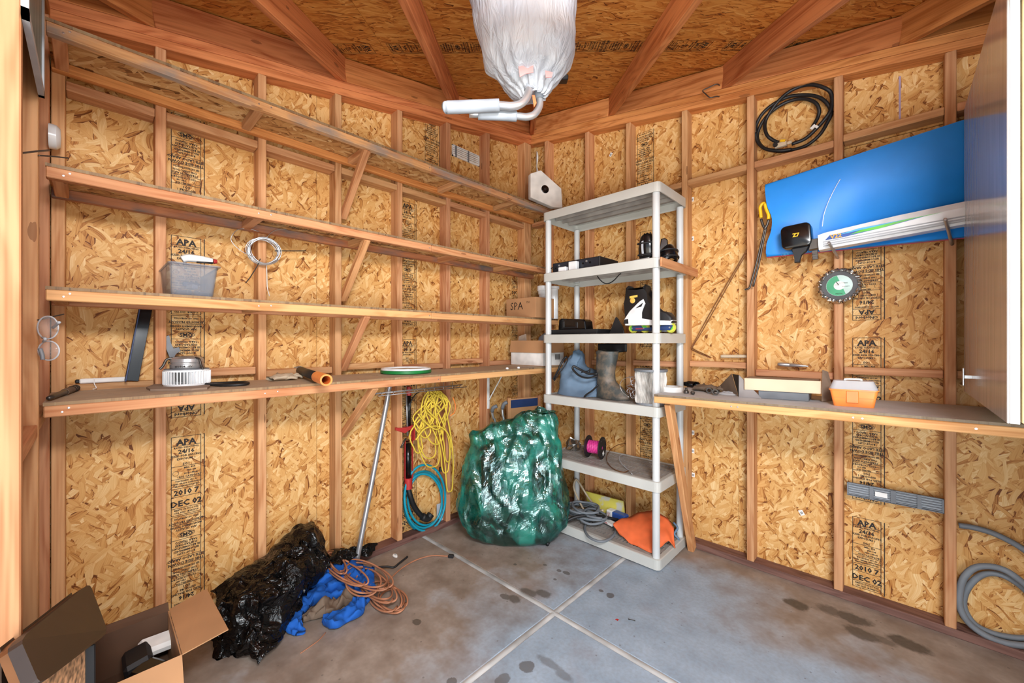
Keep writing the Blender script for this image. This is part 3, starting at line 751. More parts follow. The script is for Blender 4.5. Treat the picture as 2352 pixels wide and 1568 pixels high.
# --- model boat
bt = empty('model_boat', RY(1990, 560, -.11), 0, 'white model speedboat with blue and green stripes and a black outboard', 'model boat')
yc = -.112
yq = yc - .044; st_t, st_b = xz(1885, 532, yq), xz(1880, 573, yq); bw_t, bw_b = xz(2208, 464, yq), xz(2208, 516, yq)
dirx = V((bw_b[0] - st_b[0], bw_b[1] - st_b[1])).normalized(); L = 1.0
hb = V((st_b[0], yc, st_b[1])); hx = V((dirx.x, 0, dirx.y)); hz_ = V((-dirx.y, 0, dirx.x)); hy = V((0, 1, 0))
mb = axes(hb, hx, hy, hz_)
bm = bmesh.new(); secs = []
for t, w, h0, h1 in ((0, .042, 0, .078), (.03, .045, 0, .084), (.3, .046, .0, .098), (.55, .043, .003, .102), (.68, .026, .014, .104), (.76, .003, .05, .104)):
    x = t
    secs.append([bm.verts.new((x, -w * .72, h0)), bm.verts.new((x, -w, h0 + .018)), bm.verts.new((x, -w, h1 - .028)), bm.verts.new((x, -w * .72, h1)), bm.verts.new((x, w * .72, h1)), bm.verts.new((x, w, h1 - .028)), bm.verts.new((x, w, h0 + .018)), bm.verts.new((x, w * .72, h0))])
for A, B in zip(secs[:-1], secs[1:]):
    for k in range(8): bm.faces.new((A[k], A[(k + 1) % 8], B[(k + 1) % 8], B[k]))
bm.faces.new(secs[0]); bm.faces.new(list(reversed(secs[-1])))
bmesh.ops.recalc_face_normals(bm, faces=bm.faces[:])
hull = obj('hull', bm, 'white_gloss', bt, mb)
boxes('hull_strake', [((.02, -.0475, .020), (.56, -.043, .026)), ((.02, -.0475, .032), (.56, -.043, .037)), ((.02, -.0475, .012), (.55, -.0405, .016))], 'light_grey', hull, 0, mb)
def decal(name, poly, mat, dy): 
    prism(name, [(x, z) for x, z in poly], 0, .0012, mat, hull, 0, mb @ axes(V((0, -.0466 - dy, 0)), V((1, 0, 0)), V((0, 0, 1)), V((0, -1, 0))))
decal('decal', [(.03, .042), (.10, .040), (.26, .052), (.40, .068), (.20, .066), (.05, .062)], 'decal_blue', 0)
decal('decal', [(.13, .047), (.24, .050), (.36, .066), (.45, .070), (.30, .0695), (.18, .062)], 'decal_green', .0012)
decal('decal', [(.08, .055), (.22, .062), (.34, .0695), (.16, .0690)], 'decal_cyan', .0022)
obj('lettering', text_mesh([('V22', .075, .043, .02)], True), 'decal_gold', hull, mb @ axes(V((0, -.0505, 0)), V((1, 0, 0)), V((0, 0, 1)), V((0, -1, 0))))
mt_ = mb @ T(-.012, 0, 0)
cow = prism('motor_cowl', rrect(-.150, .034, -.014, .160, .026, 4), -.042, .042, 'black_gloss', bt, .008, mt_ @ axes(V((0, 0, .0)), V((1, 0, 0)), V((0, 0, 1)), V((0, -1, 0))), 2)
autosmooth(cow, 40)
obj('motor_badge', text_mesh([('Z7', -.080, .092, .018)], True), 'yellow', cow, mt_ @ axes(V((0, -.0425, 0)), V((1, 0, 0)), V((0, 0, 1)), V((0, -1, 0))))
prism('motor_leg', [(-.11, .036), (-.03, .036), (-.045, .008), (-.07, -.004), (-.076, -.045), (-.100, -.042), (-.098, .004)], -.014, .014, 'black_matte', bt, .003, mt_ @ axes(V((0, 0, .0)), V((1, 0, 0)), V((0, 0, 1)), V((0, -1, 0))))
prism('motor_mount', [(-.034, .012), (.010, .012), (.010, .066), (-.016, .066)], -.02, .02, 'dark_steel', bt, .002, mt_ @ axes(V((0, 0, 0)), V((1, 0, 0)), V((0, 0, 1)), V((0, -1, 0))))
boxes('linkage', [((-.018, -.03, -.045), (.006, -.012, .002)), ((-.016, -.032, -.04), (.004, -.03, -.03)), ((-.016, -.032, -.02), (.004, -.03, -.012))], 'dark_steel', bt, .001, mt_)
tube('antenna', [RY(1889, 520, -.10), RY(1892, 495, -.10), RY(1902, 465, -.09), RY(1918, 432, -.08), RY(1930, 411, -.075)], .0016, 'white_gloss', bt, 6)
# --- abrasive disc wrapped in foil
dk = RY(1928, 656, -.012); R0 = (RY(1978, 656, -.012) - RY(1880, 656, -.012)).length / 2
gd = empty('grinding_disc', dk, 0, 'grey abrasive disc with a green label and crumpled foil rim, nailed to a stud', 'grinding disc')
md = axes(dk, V((1, 0, 0)), V((0, 0, 1)), V((0, -1, 0)))
def rimfn(s_, t_):
    a = s_ * 2 * math.pi; b_ = t_ * 2 * math.pi; j = .006 * fbm((math.cos(a) * 9, math.sin(a) * 9, b_ * 2), 2.0)
    r = R0 * .93 + (.0095 + j) * math.cos(b_); return V((r * math.cos(a), r * math.sin(a), .006 + (.012 + j) * math.sin(b_)))
lathe('disc', [(0, .0), (R0 * .92, .0), (R0 * .92, .008), (R0 * .60, .008), (0, .008)], 'disc_grit', gd, 40, md)
lathe('paper_label', [(0, .0085), (R0 * .62, .0085), (R0 * .62, .0095), (0, .0095)], 'pale_teal', gd, 40, md)
bm = bmesh.new(); n = 14; vs_ = [bm.verts.new((R0 * .61 * math.cos(math.radians(100 + 200 * k / n)), R0 * .61 * math.sin(math.radians(100 + 200 * k / n)), .0099)) for k in range(n + 1)]; bm.faces.new(vs_)
obj('label_print', bm, 'label_green', gd, md)
lathe('hub_washer', [(0, .0100), (R0 * .26, .0100), (R0 * .26, .0112), (R0 * .05, .0112), (0, .0112)], 'label_white', gd, 24, md)
tube('nail', [md @ V((0, 0, 0)), md @ V((-.008, .014, .05))], .0018, 'dark_steel', gd, 6, n=1)
obj('foil_rim', grid_mesh(120, 8, rimfn, True), 'foil', gd, md)
obj('label_text', text_mesh([('METAL', .0, -R0 * .52, .007), ('CUTTING', R0 * .18, R0 * .1, .006), ('MAX RPM', R0 * .30, -R0 * .1, .005)]), 'ink', gd, md @ T(0, 0, .0113 + .0002))
# --- coiled black hose on the blocking
def hose(name, px, y, r, mat, lab, cat, plane=RY, n=6, jit=.006, seg=10, parent=None):
    P = [plane(u, v, y + jit * math.sin(i * 1.7)) for i, (u, v) in enumerate(px)]
    o = tube(name, P, r, mat, parent, seg, n=n)
    if lab: tag(o, lab, cat)
    return o
hr = empty('black_hose', RY(1830, 345, .035), 0, 'coiled black rubber hose resting on blocking near the roof', 'hose')
hose('hose_coil', [(1818, 331), (1850, 318), (1880, 290), (1903, 262), (1911, 240), (1909, 215), (1896, 203), (1870, 195), (1843, 197), (1812, 211), (1788, 232), (1770, 256), (1759, 276), (1757, 295), (1763, 312), (1776, 322), (1788, 327)], .02, .0095, 'rubber', None, None, parent=hr)
hose('hose_coil', [(1866, 292), (1879, 268), (1881, 250), (1870, 234), (1845, 227), (1814, 232), (1783, 248), (1757, 272), (1742, 300), (1741, 322), (1755, 340), (1785, 347), (1820, 344), (1852, 334), (1882, 310), (1901, 280), (1909, 258), (1900, 238), (1880, 223), (1850, 218), (1812, 222), (1778, 238), (1752, 260), (1738, 285), (1735, 305)], .05, .0095, 'rubber', None, None, parent=hr)
hose('hose_coil', [(1735, 305), (1740, 325), (1757, 341), (1790, 346), (1818, 343)], .035, .0095, 'rubber', None, None, parent=hr)
vm = RY(1793, 333, .0)
boxes('valve', [((-.03, -.012, -.012), (.03, .014, .014)), ((.03, -.008, -.008), (.055, .008, .008))], 'beige', hr, .004, T(vm.x, vm.y, vm.z))
lathe('valve_cap', [(0, 0), (.012, 0), (.012, .012), (0, .012)], 'black_matte', hr, 12, axes(vm + V((-.022, -.02, 0)), V((1, 0, 0)), V((0, 0, 1)), V((0, -1, 0))))
p = RY(1799, 325, .0); box('valve_tag', (-.013, -.006, -.006), (.013, .006, .006), 'yellow', hr, .001, T(p.x, p.y - .012, p.z) @ RYm(.3))
p = RY(1868, 294, .02); boxes('paper_tag', [((-.012, -.002, -.008), (.014, .002, .008)), ((.004, -.003, -.022), (.016, .0, -.004))], 'label_white', hr, 0, T(p.x, p.y - .012, p.z) @ RYm(-.7))
# --- bent wire hook on the top plate
tag(tube('wire_hook', [RY(u, v, y) for u, v, y in ((1653, 196, -.002), (1646, 193, -.03), (1630, 200, -.04), (1614, 208, -.045), (1620, 215, -.045), (1631, 224, -.04), (1645, 221, -.02), (1652, 222, .0))], .0035, 'dark_steel', None, 8, n=3), 'bent grey wire hook on the right top plate', 'hook')
# --- long tongs with yellow grips
tg = empty('long_pliers', RY(1745, 560, -.02), 0, 'long-handled steel pliers with yellow grips beside the blue bodyboard', 'pliers')
def pl(px, y): return [RY(u, v, y) for u, v in px]
tube('grip', pl([(1748, 500), (1747, 488), (1746, 476), (1752, 467), (1760, 468)], -.03), .009, 'yellow', tg, 8); tube('grip', pl([(1765, 503), (1765, 492), (1760, 480), (1757, 468)], -.045), .0095, 'yellow', tg, 8)
tube('handle_arm', pl([(1748, 503), (1752, 516), (1757, 526)], -.03), .007, 'dark_steel', tg, 8); tube('handle_arm', pl([(1765, 505), (1762, 516), (1756, 526)], -.045), .007, 'dark_steel', tg, 8)
tube('jaw', pl([(1757, 522), (1748, 560), (1736, 610), (1724, 654), (1720, 662), (1711, 665)], -.035), .0055, 'dark_steel', tg, 8); tube('jaw', pl([(1760, 522), (1752, 560), (1742, 610), (1730, 658)], -.042), .0055, 'dark_steel', tg, 8)
# --- bent copper-coloured rod leaning between the studs
tag(tube('bent_rod', [RY(u, v, y) for u, v, y in ((1717, 570, .02), (1700, 600, .03), (1660, 668, .045), (1622, 735, .055), (1595, 785, .05), (1588, 800, .045), (1600, 808, .04), (1632, 822, .035))], .0035, 'copper', None, 6, n=4), 'thin brown rod bent at the foot, leaning between two studs by the shelving', 'rod', 'thin bent rods')
tag(tube('bent_rod', [RY(u, v, y) for u, v, y in ((1716, 580, .03), (1690, 624, .045), (1650, 695, .06), (1610, 765, .065), (1592, 795, .06), (1594, 802, .055), (1615, 812, .05), (1634, 821, .035))], .003, 'copper', None, 6, n=4), 'second thin brown rod close behind the first, leaning between two studs', 'rod', 'thin bent rods')
# --- wrapped stick and pointed steel tool on the blocking
a, b2 = RY(1656, 818, .05), RY(1718, 818, .05)
tag(tube('wrapped_stick', [a + (b2 - a) * (k / 20) for k in range(21)], lambda t: .0105 + .0012 * math.sin(t * 60), 'beige', None, 10, n=1), 'short stick wound with pale cord lying on blocking', 'stick')
a, b2 = RY(1786, 836, .04), RY(1857, 841, .04)
tag(tube('steel_punch', [a + (b2 - a) * k for k in (0, .04, .1, .38, .4, .42, .8, .98, 1)], lambda t: (.006, .011, .012, .012, .010, .0115, .008, .004, .003)[min(8, int(t * 8.01))], 'steel', None, 12, n=1), 'tapered steel punch lying on blocking above the cardboard tray', 'tool')
# --- small barcode stickers
bm = bmesh.new(); bm_box(bm, (-.011, -.015, 0), (.011, .015, .0008)); me_s = bpy.data.meshes.new('sticker'); bm.to_mesh(me_s); bm.free(); me_s.materials.append(MT['label_white'])
bm = bmesh.new()
for k in range(7): bm_box(bm, (-.0065 + k * .002, -.008, .0008), (-.0065 + k * .002 + (.0013 if k % 3 else .0006), .006, .0011))
me_b = bpy.data.meshes.new('barcode'); bm.to_mesh(me_b); bm.free(); me_b.materials.append(MT['ink'])
def sticker(p, rot, lab, x=(1, 0, 0)):
    x = V(x); z = V((0, -1, 0)) if abs(x.x) > .5 else V((1, 0, 0)); y = z.cross(x); m = axes(p, x, y, z) @ RZ(rot)
    o = obj('barcode_sticker', me_s, None, None, m); tag(o, lab, 'sticker', 'small white barcode stickers'); c = obj('barcode', me_b, None, o, m)
for (u, v, r, lab) in ((1263, 350, .1, 'tiny barcode sticker above the white hexagonal box'), (1403, 355, -.6, 'tilted barcode sticker above the top tier of the shelving'), (1265, 550, 0, 'barcode sticker seen past the left post, below the top tier'), (1262, 940, 0, 'barcode sticker just above the green wrapped bundle'),
                       (1590, 458, 0, 'highest barcode sticker right of the shelving'), (1590, 548, .05, 'barcode sticker right of the shelving, above the wooden slat'), (1591, 993, 0, 'barcode sticker below the bench end, topmost of three'), (1591, 1035, 0, 'barcode sticker below the bench end, middle of three'), (1592, 1090, 0, 'barcode sticker below the bench end, lowest of three'), (1841, 1177, .5, 'larger tilted barcode sticker below the right workbench')):
    p = RY(u, v, OD - .001)
    sticker(p, r, lab)
# --- grey slotted vent strip
vp = [RY(u, v, .03) for u, v in ((1946, 1106), (1946, 1134), (2168, 1178), (2168, 1143))]
vx = (vp[3] - vp[0]); vl = vx.length; mv = axes((vp[0] + vp[1]) / 2, vx.normalized(), V((0, -1, 0)).cross(vx.normalized()) * -1 if False else V((0, 0, 1)), V((0, -1, 0)))
vh = ((vp[0] - vp[1]).length + (vp[3] - vp[2]).length) / 4
vent = empty('vent_strip', vp[1], 0, 'grey slotted plastic vent strip fixed between studs below the bench', 'vent')
sl = math.atan2(vx.z, math.hypot(vx.x, vx.y))
mv = mv @ Matrix.Identity(4)
lst = [((0, -vh, 0), (vl, -vh + .004, .012)), ((0, vh - .004, 0), (vl, vh, .012)), ((0, -vh, 0), (.006, vh, .012)), ((vl - .006, -vh, 0), (vl, vh, .012)), ((.09, -vh, 0), (.105, vh, .013)), ((.17, -vh, .002), (.19, vh, .012)), ((.265, -vh, 0), (.28, vh, .013))]
boxes('frame', lst, 'grey_plastic', vent, 0, mv)
for k in range(5):
    yk = -vh + .006 + k * (2 * vh - .014) / 4.6
    box('slat', (.002, yk, .002), (vl - .002, yk + .0055, .009), 'grey_plastic', vent, 0, mv)
box('backing', (0.001, -vh + .001, -.002), (vl - .001, vh - .001, .001), 'light_grey', vent, 0, mv)
obj('barcode', me_b, None, vent, mv @ T(.14, 0, .0138) @ Matrix.Scale(1.3, 4)); box('paper_tag', (.112, -.012, .0125), (.158, .012, .0135), 'label_white', vent, 0, mv)
# --- grey flat hose coiled at the right edge
gh_ = empty('grey_hose', RY(2290, 1470, .03), 0, 'thick grey hose coiled against the wall in the lower right corner', 'hose')
hose('hose_coil', [(2202, 1206), (2235, 1211), (2275, 1222), (2315, 1240), (2352, 1262), (2400, 1300)], .045, .0125, 'hose_grey', None, None, jit=.0, parent=gh_)
hose('hose_coil', [(2400, 1385), (2352, 1340), (2310, 1310), (2270, 1300), (2236, 1305), (2213, 1328), (2204, 1360), (2205, 1395), (2225, 1430), (2262, 1458), (2305, 1475), (2352, 1482), (2400, 1480)], .02, .0135, 'hose_grey', None, None, jit=.0, parent=gh_)
hose('hose_coil', [(2400, 1405), (2352, 1352), (2310, 1324), (2275, 1316), (2248, 1324), (2226, 1345), (2214, 1372), (2216, 1400), (2238, 1432), (2275, 1452), (2315, 1462), (2352, 1465), (2400, 1462)], .055, .0125, 'hose_grey', None, None, jit=.0, parent=gh_)
# --- white sealant bead in the corner, pale chalk line
tag(tube('sealant_bead', [V((.012 + .004 * math.sin(k * 2.1), .07, 2.62 + .047 * k)) for k in range(12)], lambda t: .007 + .003 * math.sin(t * 23), 'label_white', None, 8, n=3), 'thin white bead of sealant in the corner above the hexagonal box', 'sealant')

# ------------------------------------------------------------------ things on the right workbench
def bz(x): return zb_(x) + .0005
def at_bench(u, v):
    p = FZ(u, v, 1.072)
    for _ in range(3): p = FZ(u, v, bz(p.x))
    return p
p = at_bench(1541, 898); q = at_bench(1568, 898); r = (q - p).length
tag(lathe('tape_roll', [(r * .72, 0), (r, 0), (r, .030), (r * .72, .030)], 'label_white', None, 32, T(p), close=True), 'roll of white tape lying on the near corner of the right workbench', 'tape roll')
p = at_bench(1552, 890); fo = empty('flat_tube', p, 0, 'flattened black rubber tube end behind the white tape roll', 'tube')
bm = bmesh.new(); mfo = frame(p + V((-.05, .14, .022)), V((.16, -.07, 0)))
rg = [[bm.verts.new(mfo @ V((x, ky * math.cos(a), kz * math.sin(a)))) for a in [2 * math.pi * i / 20 for i in range(20)]] for x, ky, kz in ((0, .01, .008), (.02, .03, .017), (.17, .036, .021), (.17, .030, .016), (.08, .028, .014))]
for A, B in zip(rg[:-1], rg[1:]):
    for k in range(20): bm.faces.new((A[k], A[(k + 1) % 20], B[(k + 1) % 20], B[k]))
bm.faces.new(rg[0]); bmesh.ops.recalc_face_normals(bm, faces=bm.faces[:]); obj('tube_body', bm, 'black_gloss', fo, smooth=True)
p = at_bench(1576, 903)
tag(lathe('brass_fitting', [(0, 0), (.014, 0), (.016, .008), (.013, .016), (.007, .022), (.007, .032), (.0085, .034), (0, .034)], 'dark_steel', None, 16, T(p)), 'small grey metal fitting beside the tape roll', 'fitting')
p = at_bench(1591, 906)
tag(lathe('round_knob', [(0, .0), (.010, .003), (.013, .011), (.009, .019), (0, .022)], 'dark_steel', None, 14, T(p)), 'tiny round steel knob at the front of the bench', 'knob')
# leather glove: cuff, palm and curled fingers
def glove(name, p, ang, sc, mat, lab, cat='glove', group=None):
    g = empty(name, p, ang, lab, cat, group); m = T(p) @ RZ(ang) @ Matrix.Scale(sc, 4)
    def palm(s_, t_):
        a = s_ * 2 * math.pi; x = -.11 + .17 * t_; w = .045 + .012 * math.sin(t_ * 3.1); h = (.014 + .012 * math.sin(t_ * 3.14)) * (1 + .5 * fbm((x * 30, a, 3), 1.0))
        return V((x, w * math.cos(a) + .008 * math.sin(x * 40), h + .9 * h * math.sin(a)))
    obj('palm', grid_mesh(20, 10, palm, True), mat, g, m, smooth=True)
    for k in range(4):
        y = -.034 + .023 * k; l = (.06, .075, .078, .065)[k]
        tube('finger', [V((.045, y, .016)), V((.045 + l * .5, y * 1.25, .026 + .01 * (k % 2))), V((.045 + l, y * 1.35 + .01 * math.sin(k * 2), .012))], lambda t: .0115 - .003 * t, mat, g, 8, n=4, mw=m)
    tube('thumb', [V((-.03, -.04, .014)), V((.0, -.07, .02)), V((.035, -.08, .011))], lambda t: .012 - .003 * t, mat, g, 8, n=4, mw=m)
    return g
glove('work_glove', at_bench(1630, 898), .15, .85, 'brown_leather', 'worn brown leather glove crumpled on the right workbench')
for k, (u, v) in enumerate(((1631, 896), (1645, 900))):
    p = at_bench(u, v + 6)
    tag(lathe('pipe_elbow', [(.010, 0), (.017, 0), (.017, .03), (.010, .03)], 'dark_steel', None, 16, axes(p + V((0, 0, .0175)), V((1, 0, 0)), V((0, 0, 1)), V((.25, -1, 0)).normalized()), close=True), ('short dull pipe ring leaning on the glove, nearer the tape', 'short dull pipe ring beside the folded grey card')[k], 'pipe')
p = at_bench(1672, 906); bm = grid_mesh(24, 8, lambda s_, t_: V((.05 * (t_ ** .5) * math.cos(s_ * 6.283) * 1.2, .03 * (t_ ** .5) * math.sin(s_ * 6.283), .016 * (1 - t_) * (1 + .6 * fbm((s_ * 6, t_ * 4, 1), 1.5)) + .001)), True)
tag(obj('plastic_wrap', bm, 'clear_plastic', None, T(p), smooth=True), 'scrap of clear plastic wrap in front of the folded grey card', 'plastic wrap')
# folded card lying open like a tent
p0 = at_bench(1697, 911); p1 = at_bench(1749, 915); pt = p0 + V((.0, .0, .118)); pl_ = at_bench(1646, 898); 
fc = empty('folded_card', p0, 0, 'grey card folded into a triangle with a brown inside, standing on the bench', 'card')
def slab3(name, A, off, mat, parent):
    bm = bmesh.new(); a = [bm.verts.new(V(x)) for x in A]; b_ = [bm.verts.new(V(x) + V(off)) for x in A]; n = len(A)
    bm.faces.new(a); bm.faces.new(list(reversed(b_)))
    for i in range(n): bm.faces.new((a[i], b_[i], b_[(i + 1) % n], a[(i + 1) % n]))
    bmesh.ops.recalc_face_normals(bm, faces=bm.faces[:]); return obj(name, bm, mat, parent)
slab3('front_flap', [p0, p1, pt], (.002, .004, 0), 'card_grey', fc)
pk = RY(1680, 858, p0.y + .10)
slab3('inside_flap', [pl_ + V((0, 0, .012)), p0 + V((-.012, .02, .012)), pk], (0, .004, .002), 'brown_leather', fc)
slab3('dark_edge', [p0 + V((-.004, .012, .002)), pt + V((-.002, .010, 0)), pk + V((.004, 0, 0)), p0 + V((-.014, .05, .02))], (.002, .002, 0), 'black_matte', fc)
# long cardboard tray on a grey box
gb0 = at_bench(1742, 914); gb1 = at_bench(1858, 922)
gx = (gb1 - gb0); gx.z = 0.0114 * gx.length; mg = frame(gb0, gx)
tag(box('grey_box', (0, 0, 0), (gx.length, .16, .042), 'grey_plastic', None, .002, mg), 'flat grey box under the cardboard tray', 'box')
ct = empty('cardboard_tray', gb0, 0, 'long shallow cardboard tray with an open flap, lying on a grey box', 'tray')
mtb = mg @ T(-.065, -.012, .043)
tl_ = gx.length + .115; th_ = .062
box('front', (0, 0, 0), (tl_, .004, th_), 'cardboard_pale', ct, 0, mtb); box('back', (0, .15, 0), (tl_, .154, th_), 'cardboard', ct, 0, mtb); box('base', (0, .004, 0), (tl_, .15, .004), 'cardboard', ct, 0, mtb)
prism('side', [(0, 0), (.154, 0), (.154, th_), (0, th_)], 0, .004, 'cardboard', ct, 0, mtb @ axes(V((0, 0, 0)), V((0, 1, 0)), V((0, 0, 1)), V((1, 0, 0)))); prism('side', [(0, 0), (.154, 0), (.154, th_ + .045), (.05, th_ + .01), (0, th_)], 0, .004, 'cardboard', ct, 0, mtb @ axes(V((tl_ - .004, 0, 0)), V((0, 1, 0)), V((0, 0, 1)), V((1, 0, 0))))
box('top', (.004, .004, th_ - .004), (tl_ - .004, .15, th_), 'card_top', ct, 0, mtb)
slab3('flap', [mtb @ V((tl_, .03, -.04)), mtb @ V((tl_ + .05, .10, -.04)), mtb @ V((tl_ + .02, .15, .10)), mtb @ V((tl_, .12, th_ + .05))], (.002, .002, 0), 'card_top', ct)
# orange tackle box
o0 = at_bench(1913, 931); o1 = at_bench(2010, 938); ox = o1 - o0; w = ox.length; mo = frame(o0, V((ox.x, ox.y, 0.0114 * w)))
ob = empty('tackle_box', o0, 0, 'orange plastic tackle box with a clear lid on the right workbench', 'tackle box')
def taper_box(name, w0, d0, w1, d1, z0, z1, mat, parent, m, r=.012, wall=None):
    bm = bmesh.new(); c = d0 / 2
    l0 = rrect(-w0 / 2, -d0 / 2, w0 / 2, d0 / 2, r, 3); l1 = rrect(-w1 / 2, -d1 / 2, w1 / 2, d1 / 2, r, 3)
    A = [bm.verts.new((x, y, z0)) for x, y in l0]; B = [bm.verts.new((x, y, z1)) for x, y in l1]; n = len(A)
    for i in range(n): bm.faces.new((A[i], A[(i + 1) % n], B[(i + 1) % n], B[i]))
    bm.faces.new(list(reversed(A)))
    if wall is None: bm.faces.new(B)
    else:
        k = 1 - 2 * wall / w1
        Ci = [bm.verts.new((x * k, y * (1 - 2 * wall / d1), z1)) for x, y in l1]; Di = [bm.verts.new((x * (1 - 2 * wall / w0), y * (1 - 2 * wall / d0), z0 + wall)) for x, y in l0]
        for i in range(n):
            bm.faces.new((B[i], B[(i + 1) % n], Ci[(i + 1) % n], Ci[i])); bm.faces.new((Ci[i], Ci[(i + 1) % n], Di[(i + 1) % n], Di[i]))
        bm.faces.new(Di)
    o = obj(name, bm, mat, parent, m); autosmooth(o, 35); return o
mo2 = mo @ T(w / 2, w * .30, 0)
taper_box('body', w * .97, w * .56, w * 1.16, w * .66, 0, w * .53, 'orange_plastic', ob, mo2)
taper_box('rim', w * 1.2, w * .70, w * 1.2, w * .70, w * .50, w * .54, 'orange_plastic', ob, mo2)
taper_box('lid', w * 1.18, w * .68, w * .98, w * .50, w * .542, w * .80, 'clear_plastic', ob, mo2, .02)
tube('handle', [mo2 @ V((-w * .2, 0, w * .80)), mo2 @ V((-w * .17, 0, w * .84)), mo2 @ V((w * .17, 0, w * .84)), mo2 @ V((w * .2, 0, w * .80))], .005, 'label_white', ob, 8, n=3)
boxes('latch', [((-w * .17, -w * .345, w * .12), (w * .13, -w * .31, w * .5))], 'orange_plastic', ob, .003, mo2)
boxes('seam', [((-w * .5, -w * .325, w * .27), (-w * .18, -w * .302, w * .28)), ((w * .14, -w * .325, w * .27), (w * .5, -w * .302, w * .28))], 'orange_plastic', ob, 0, mo2)
# ------------------------------------------------------------------ things on the grey shelving unit
def loft(rows, nu, closed=False, fn=None, sub=3):
    """surface through rows of points (each row resampled to nu along a spline); fn(p,s,t) displaces"""
    R_ = []
    for r in rows:
        sp = spline(r, 8, closed); m_ = len(sp)
        if closed: R_.append([sp[int(i * m_ / nu)] for i in range(nu)])
        else: R_.append([sp[min(m_ - 1, round(i * (m_ - 1) / nu))] for i in range(nu + 1)])
    cols = []
    for i in range(len(R_[0])): cols.append(spline([r[i] for r in R_], sub))
    bm = bmesh.new(); N = len(cols); M = len(cols[0]); G = []
    for i in range(N):
        G.append([bm.verts.new(fn(cols[i][j], i / max(1, N - 1), j / (M - 1)) if fn else cols[i][j]) for j in range(M)])
    for i in range(N if closed else N - 1):
        for j in range(M - 1): bm.faces.new((G[i][j], G[(i + 1) % N][j], G[(i + 1) % N][j + 1], G[i][j + 1]))
    return bm
Z5, Z4, Z3, Z2, Z1, Z0_ = TOPS[5], TOPS[4], TOPS[3], TOPS[2], TOPS[1], TOPS[0]
e5 = .0008
# black set-top recorder with its sockets turned to the room
rec = empty('video_recorder', (.73, -.2, Z4), 0, 'black video recorder with rear sockets facing out, on the second tier', 'recorder')
box('case', (.525, -.355, Z4 + e5), (.935, -.10, Z4 + .085), 'black_matte', rec, .003)
boxes('rear_panel', [((.535, -.3575, Z4 + .012), (.925, -.355, Z4 + .078))], 'panel_black', rec, 0)
for k, x in enumerate((.56, .59, .70, .74, .80, .83, .86)):
    lathe('socket', [(0, .006), (.006, .006), (.008, 0), (0, 0)], 'steel' if k % 2 else 'black_gloss', rec, 10, axes(V((x, -.3576, Z4 + .05 + .012 * (k % 2))), V((1, 0, 0)), V((0, 0, 1)), V((0, -1, 0))))
for (x0, x1, z1, lb) in ((.610, .678, .040, 'white power adapter in front of the recorder, with a black plug'), (.702, .772, .068, 'taller white power adapter in front of the recorder')):
    tag(box('power_adapter', (x0, -.40, Z4 + e5), (x1, -.363, Z4 + z1), 'white_gloss', None, .004), lb, 'adapter')
tag(tube('power_cable', [V((.50, -.40, Z4 + .01)), V((.53, -.41, Z4 + .03)), V((.58, -.405, Z4 + .045)), V((.612, -.405, Z4 + .03))], .0035, 'rubber', None, 6), 'black cable looping beside the recorder', 'cable')
tag(tube('hanging_cable', [RY(u, v, -.26) for u, v in ((1372, 634), (1378, 642), (1388, 650), (1400, 650), (1412, 642), (1420, 633), (1426, 628))], .0035, 'rubber', None, 6), 'black cable sagging below the second tier', 'cable')
def paper_fn(s_, t_):
    a = RY(1441, 592, -.40); b_ = RY(1488, 584, -.395); p = a + (b_ - a) * s_; return V((p.x, p.y + t_ * .16, Z4 + .004 + (.014 + .02 * s_) * math.sin(min(1, t_ * 1.1) * math.pi)))
tag(solid(obj('paper_sheet', grid_mesh(8, 12, paper_fn), 'label_white', smooth=True), .001), 'curled white paper sheet in front of the black knee pads', 'paper')
def shell(name, c, ang, sx, sy, sz, mat, lab, cat, stripe=None, group=None, tilt=0.0):
    g = empty(name, c, ang, lab, cat, group); m = T(c) @ RZ(ang) @ RX(tilt)
    def fn(s_, t_):
        a = -math.pi * .62 + s_ * math.pi * 1.24; b_ = t_
        r = 1 - .25 * (2 * t_ - 1) ** 2; return V((sx * r * math.sin(a), -sy * r * math.cos(a) * .9, sz * t_ + .012 * math.cos(a * 2)))
    solid(obj('cup', grid_mesh(18, 10, fn), mat, g, m, smooth=True), .006)
    for z in (.28, .72): tube('strap', [m @ V((sx * 1.02 * math.sin(a), -sy * .9 * math.cos(a), sz * z)) for a in [2 * math.pi * k / 16 for k in range(16)]], .006, 'black_matte', g, 6, True, n=2)
    if stripe:
        solid(obj('stripe', grid_mesh(4, 6, lambda s_, t_: fn(.36 + .06 * s_, .2 + .55 * t_) * 1.0 + V((-.0, -.005, 0))), 'light_grey', g, m), .002)
    return g
p = RY(1492, 590, -.32)
shell('knee_pad', V((p.x, -.33, Z4 + .002)), .2, .062, .055, .16, 'black_gloss', 'shiny black knee pad with a grey stripe, standing on the second tier', 'knee pad', True, tilt=.15)
p = RY(1534, 590, -.22)
shell('elbow_pad', V((p.x, -.20, Z4 + .002)), .9, .062, .06, .10, 'black_gloss', 'black elbow pad with an open cuff beside the front right post', 'elbow pad', tilt=-.25)
p = RY(1520, 545, -.16); tag(prism('wrist_guard', [(-.035, 0), (.03, 0), (.035, .02), (.03, .17), (.012, .185), (-.012, .18), (-.03, .05)], -.012, .012, 'black_gloss', None, .006, axes(V((p.x - .005, -.13, Z4 + .001)), V((.9, .4, 0)).normalized(), V((0, 0, 1)), V((.4, -.9, 0)).normalized()), 2), 'upright black wrist guard behind the front right post', 'wrist guard')
tag(board('wood_slat', (1.4145, -.470, 1.848), (1.4345, .07, 1.842), .012, .056, 'lip_wood'), 'short pale wooden slat along the right end of the second tier', 'slat')
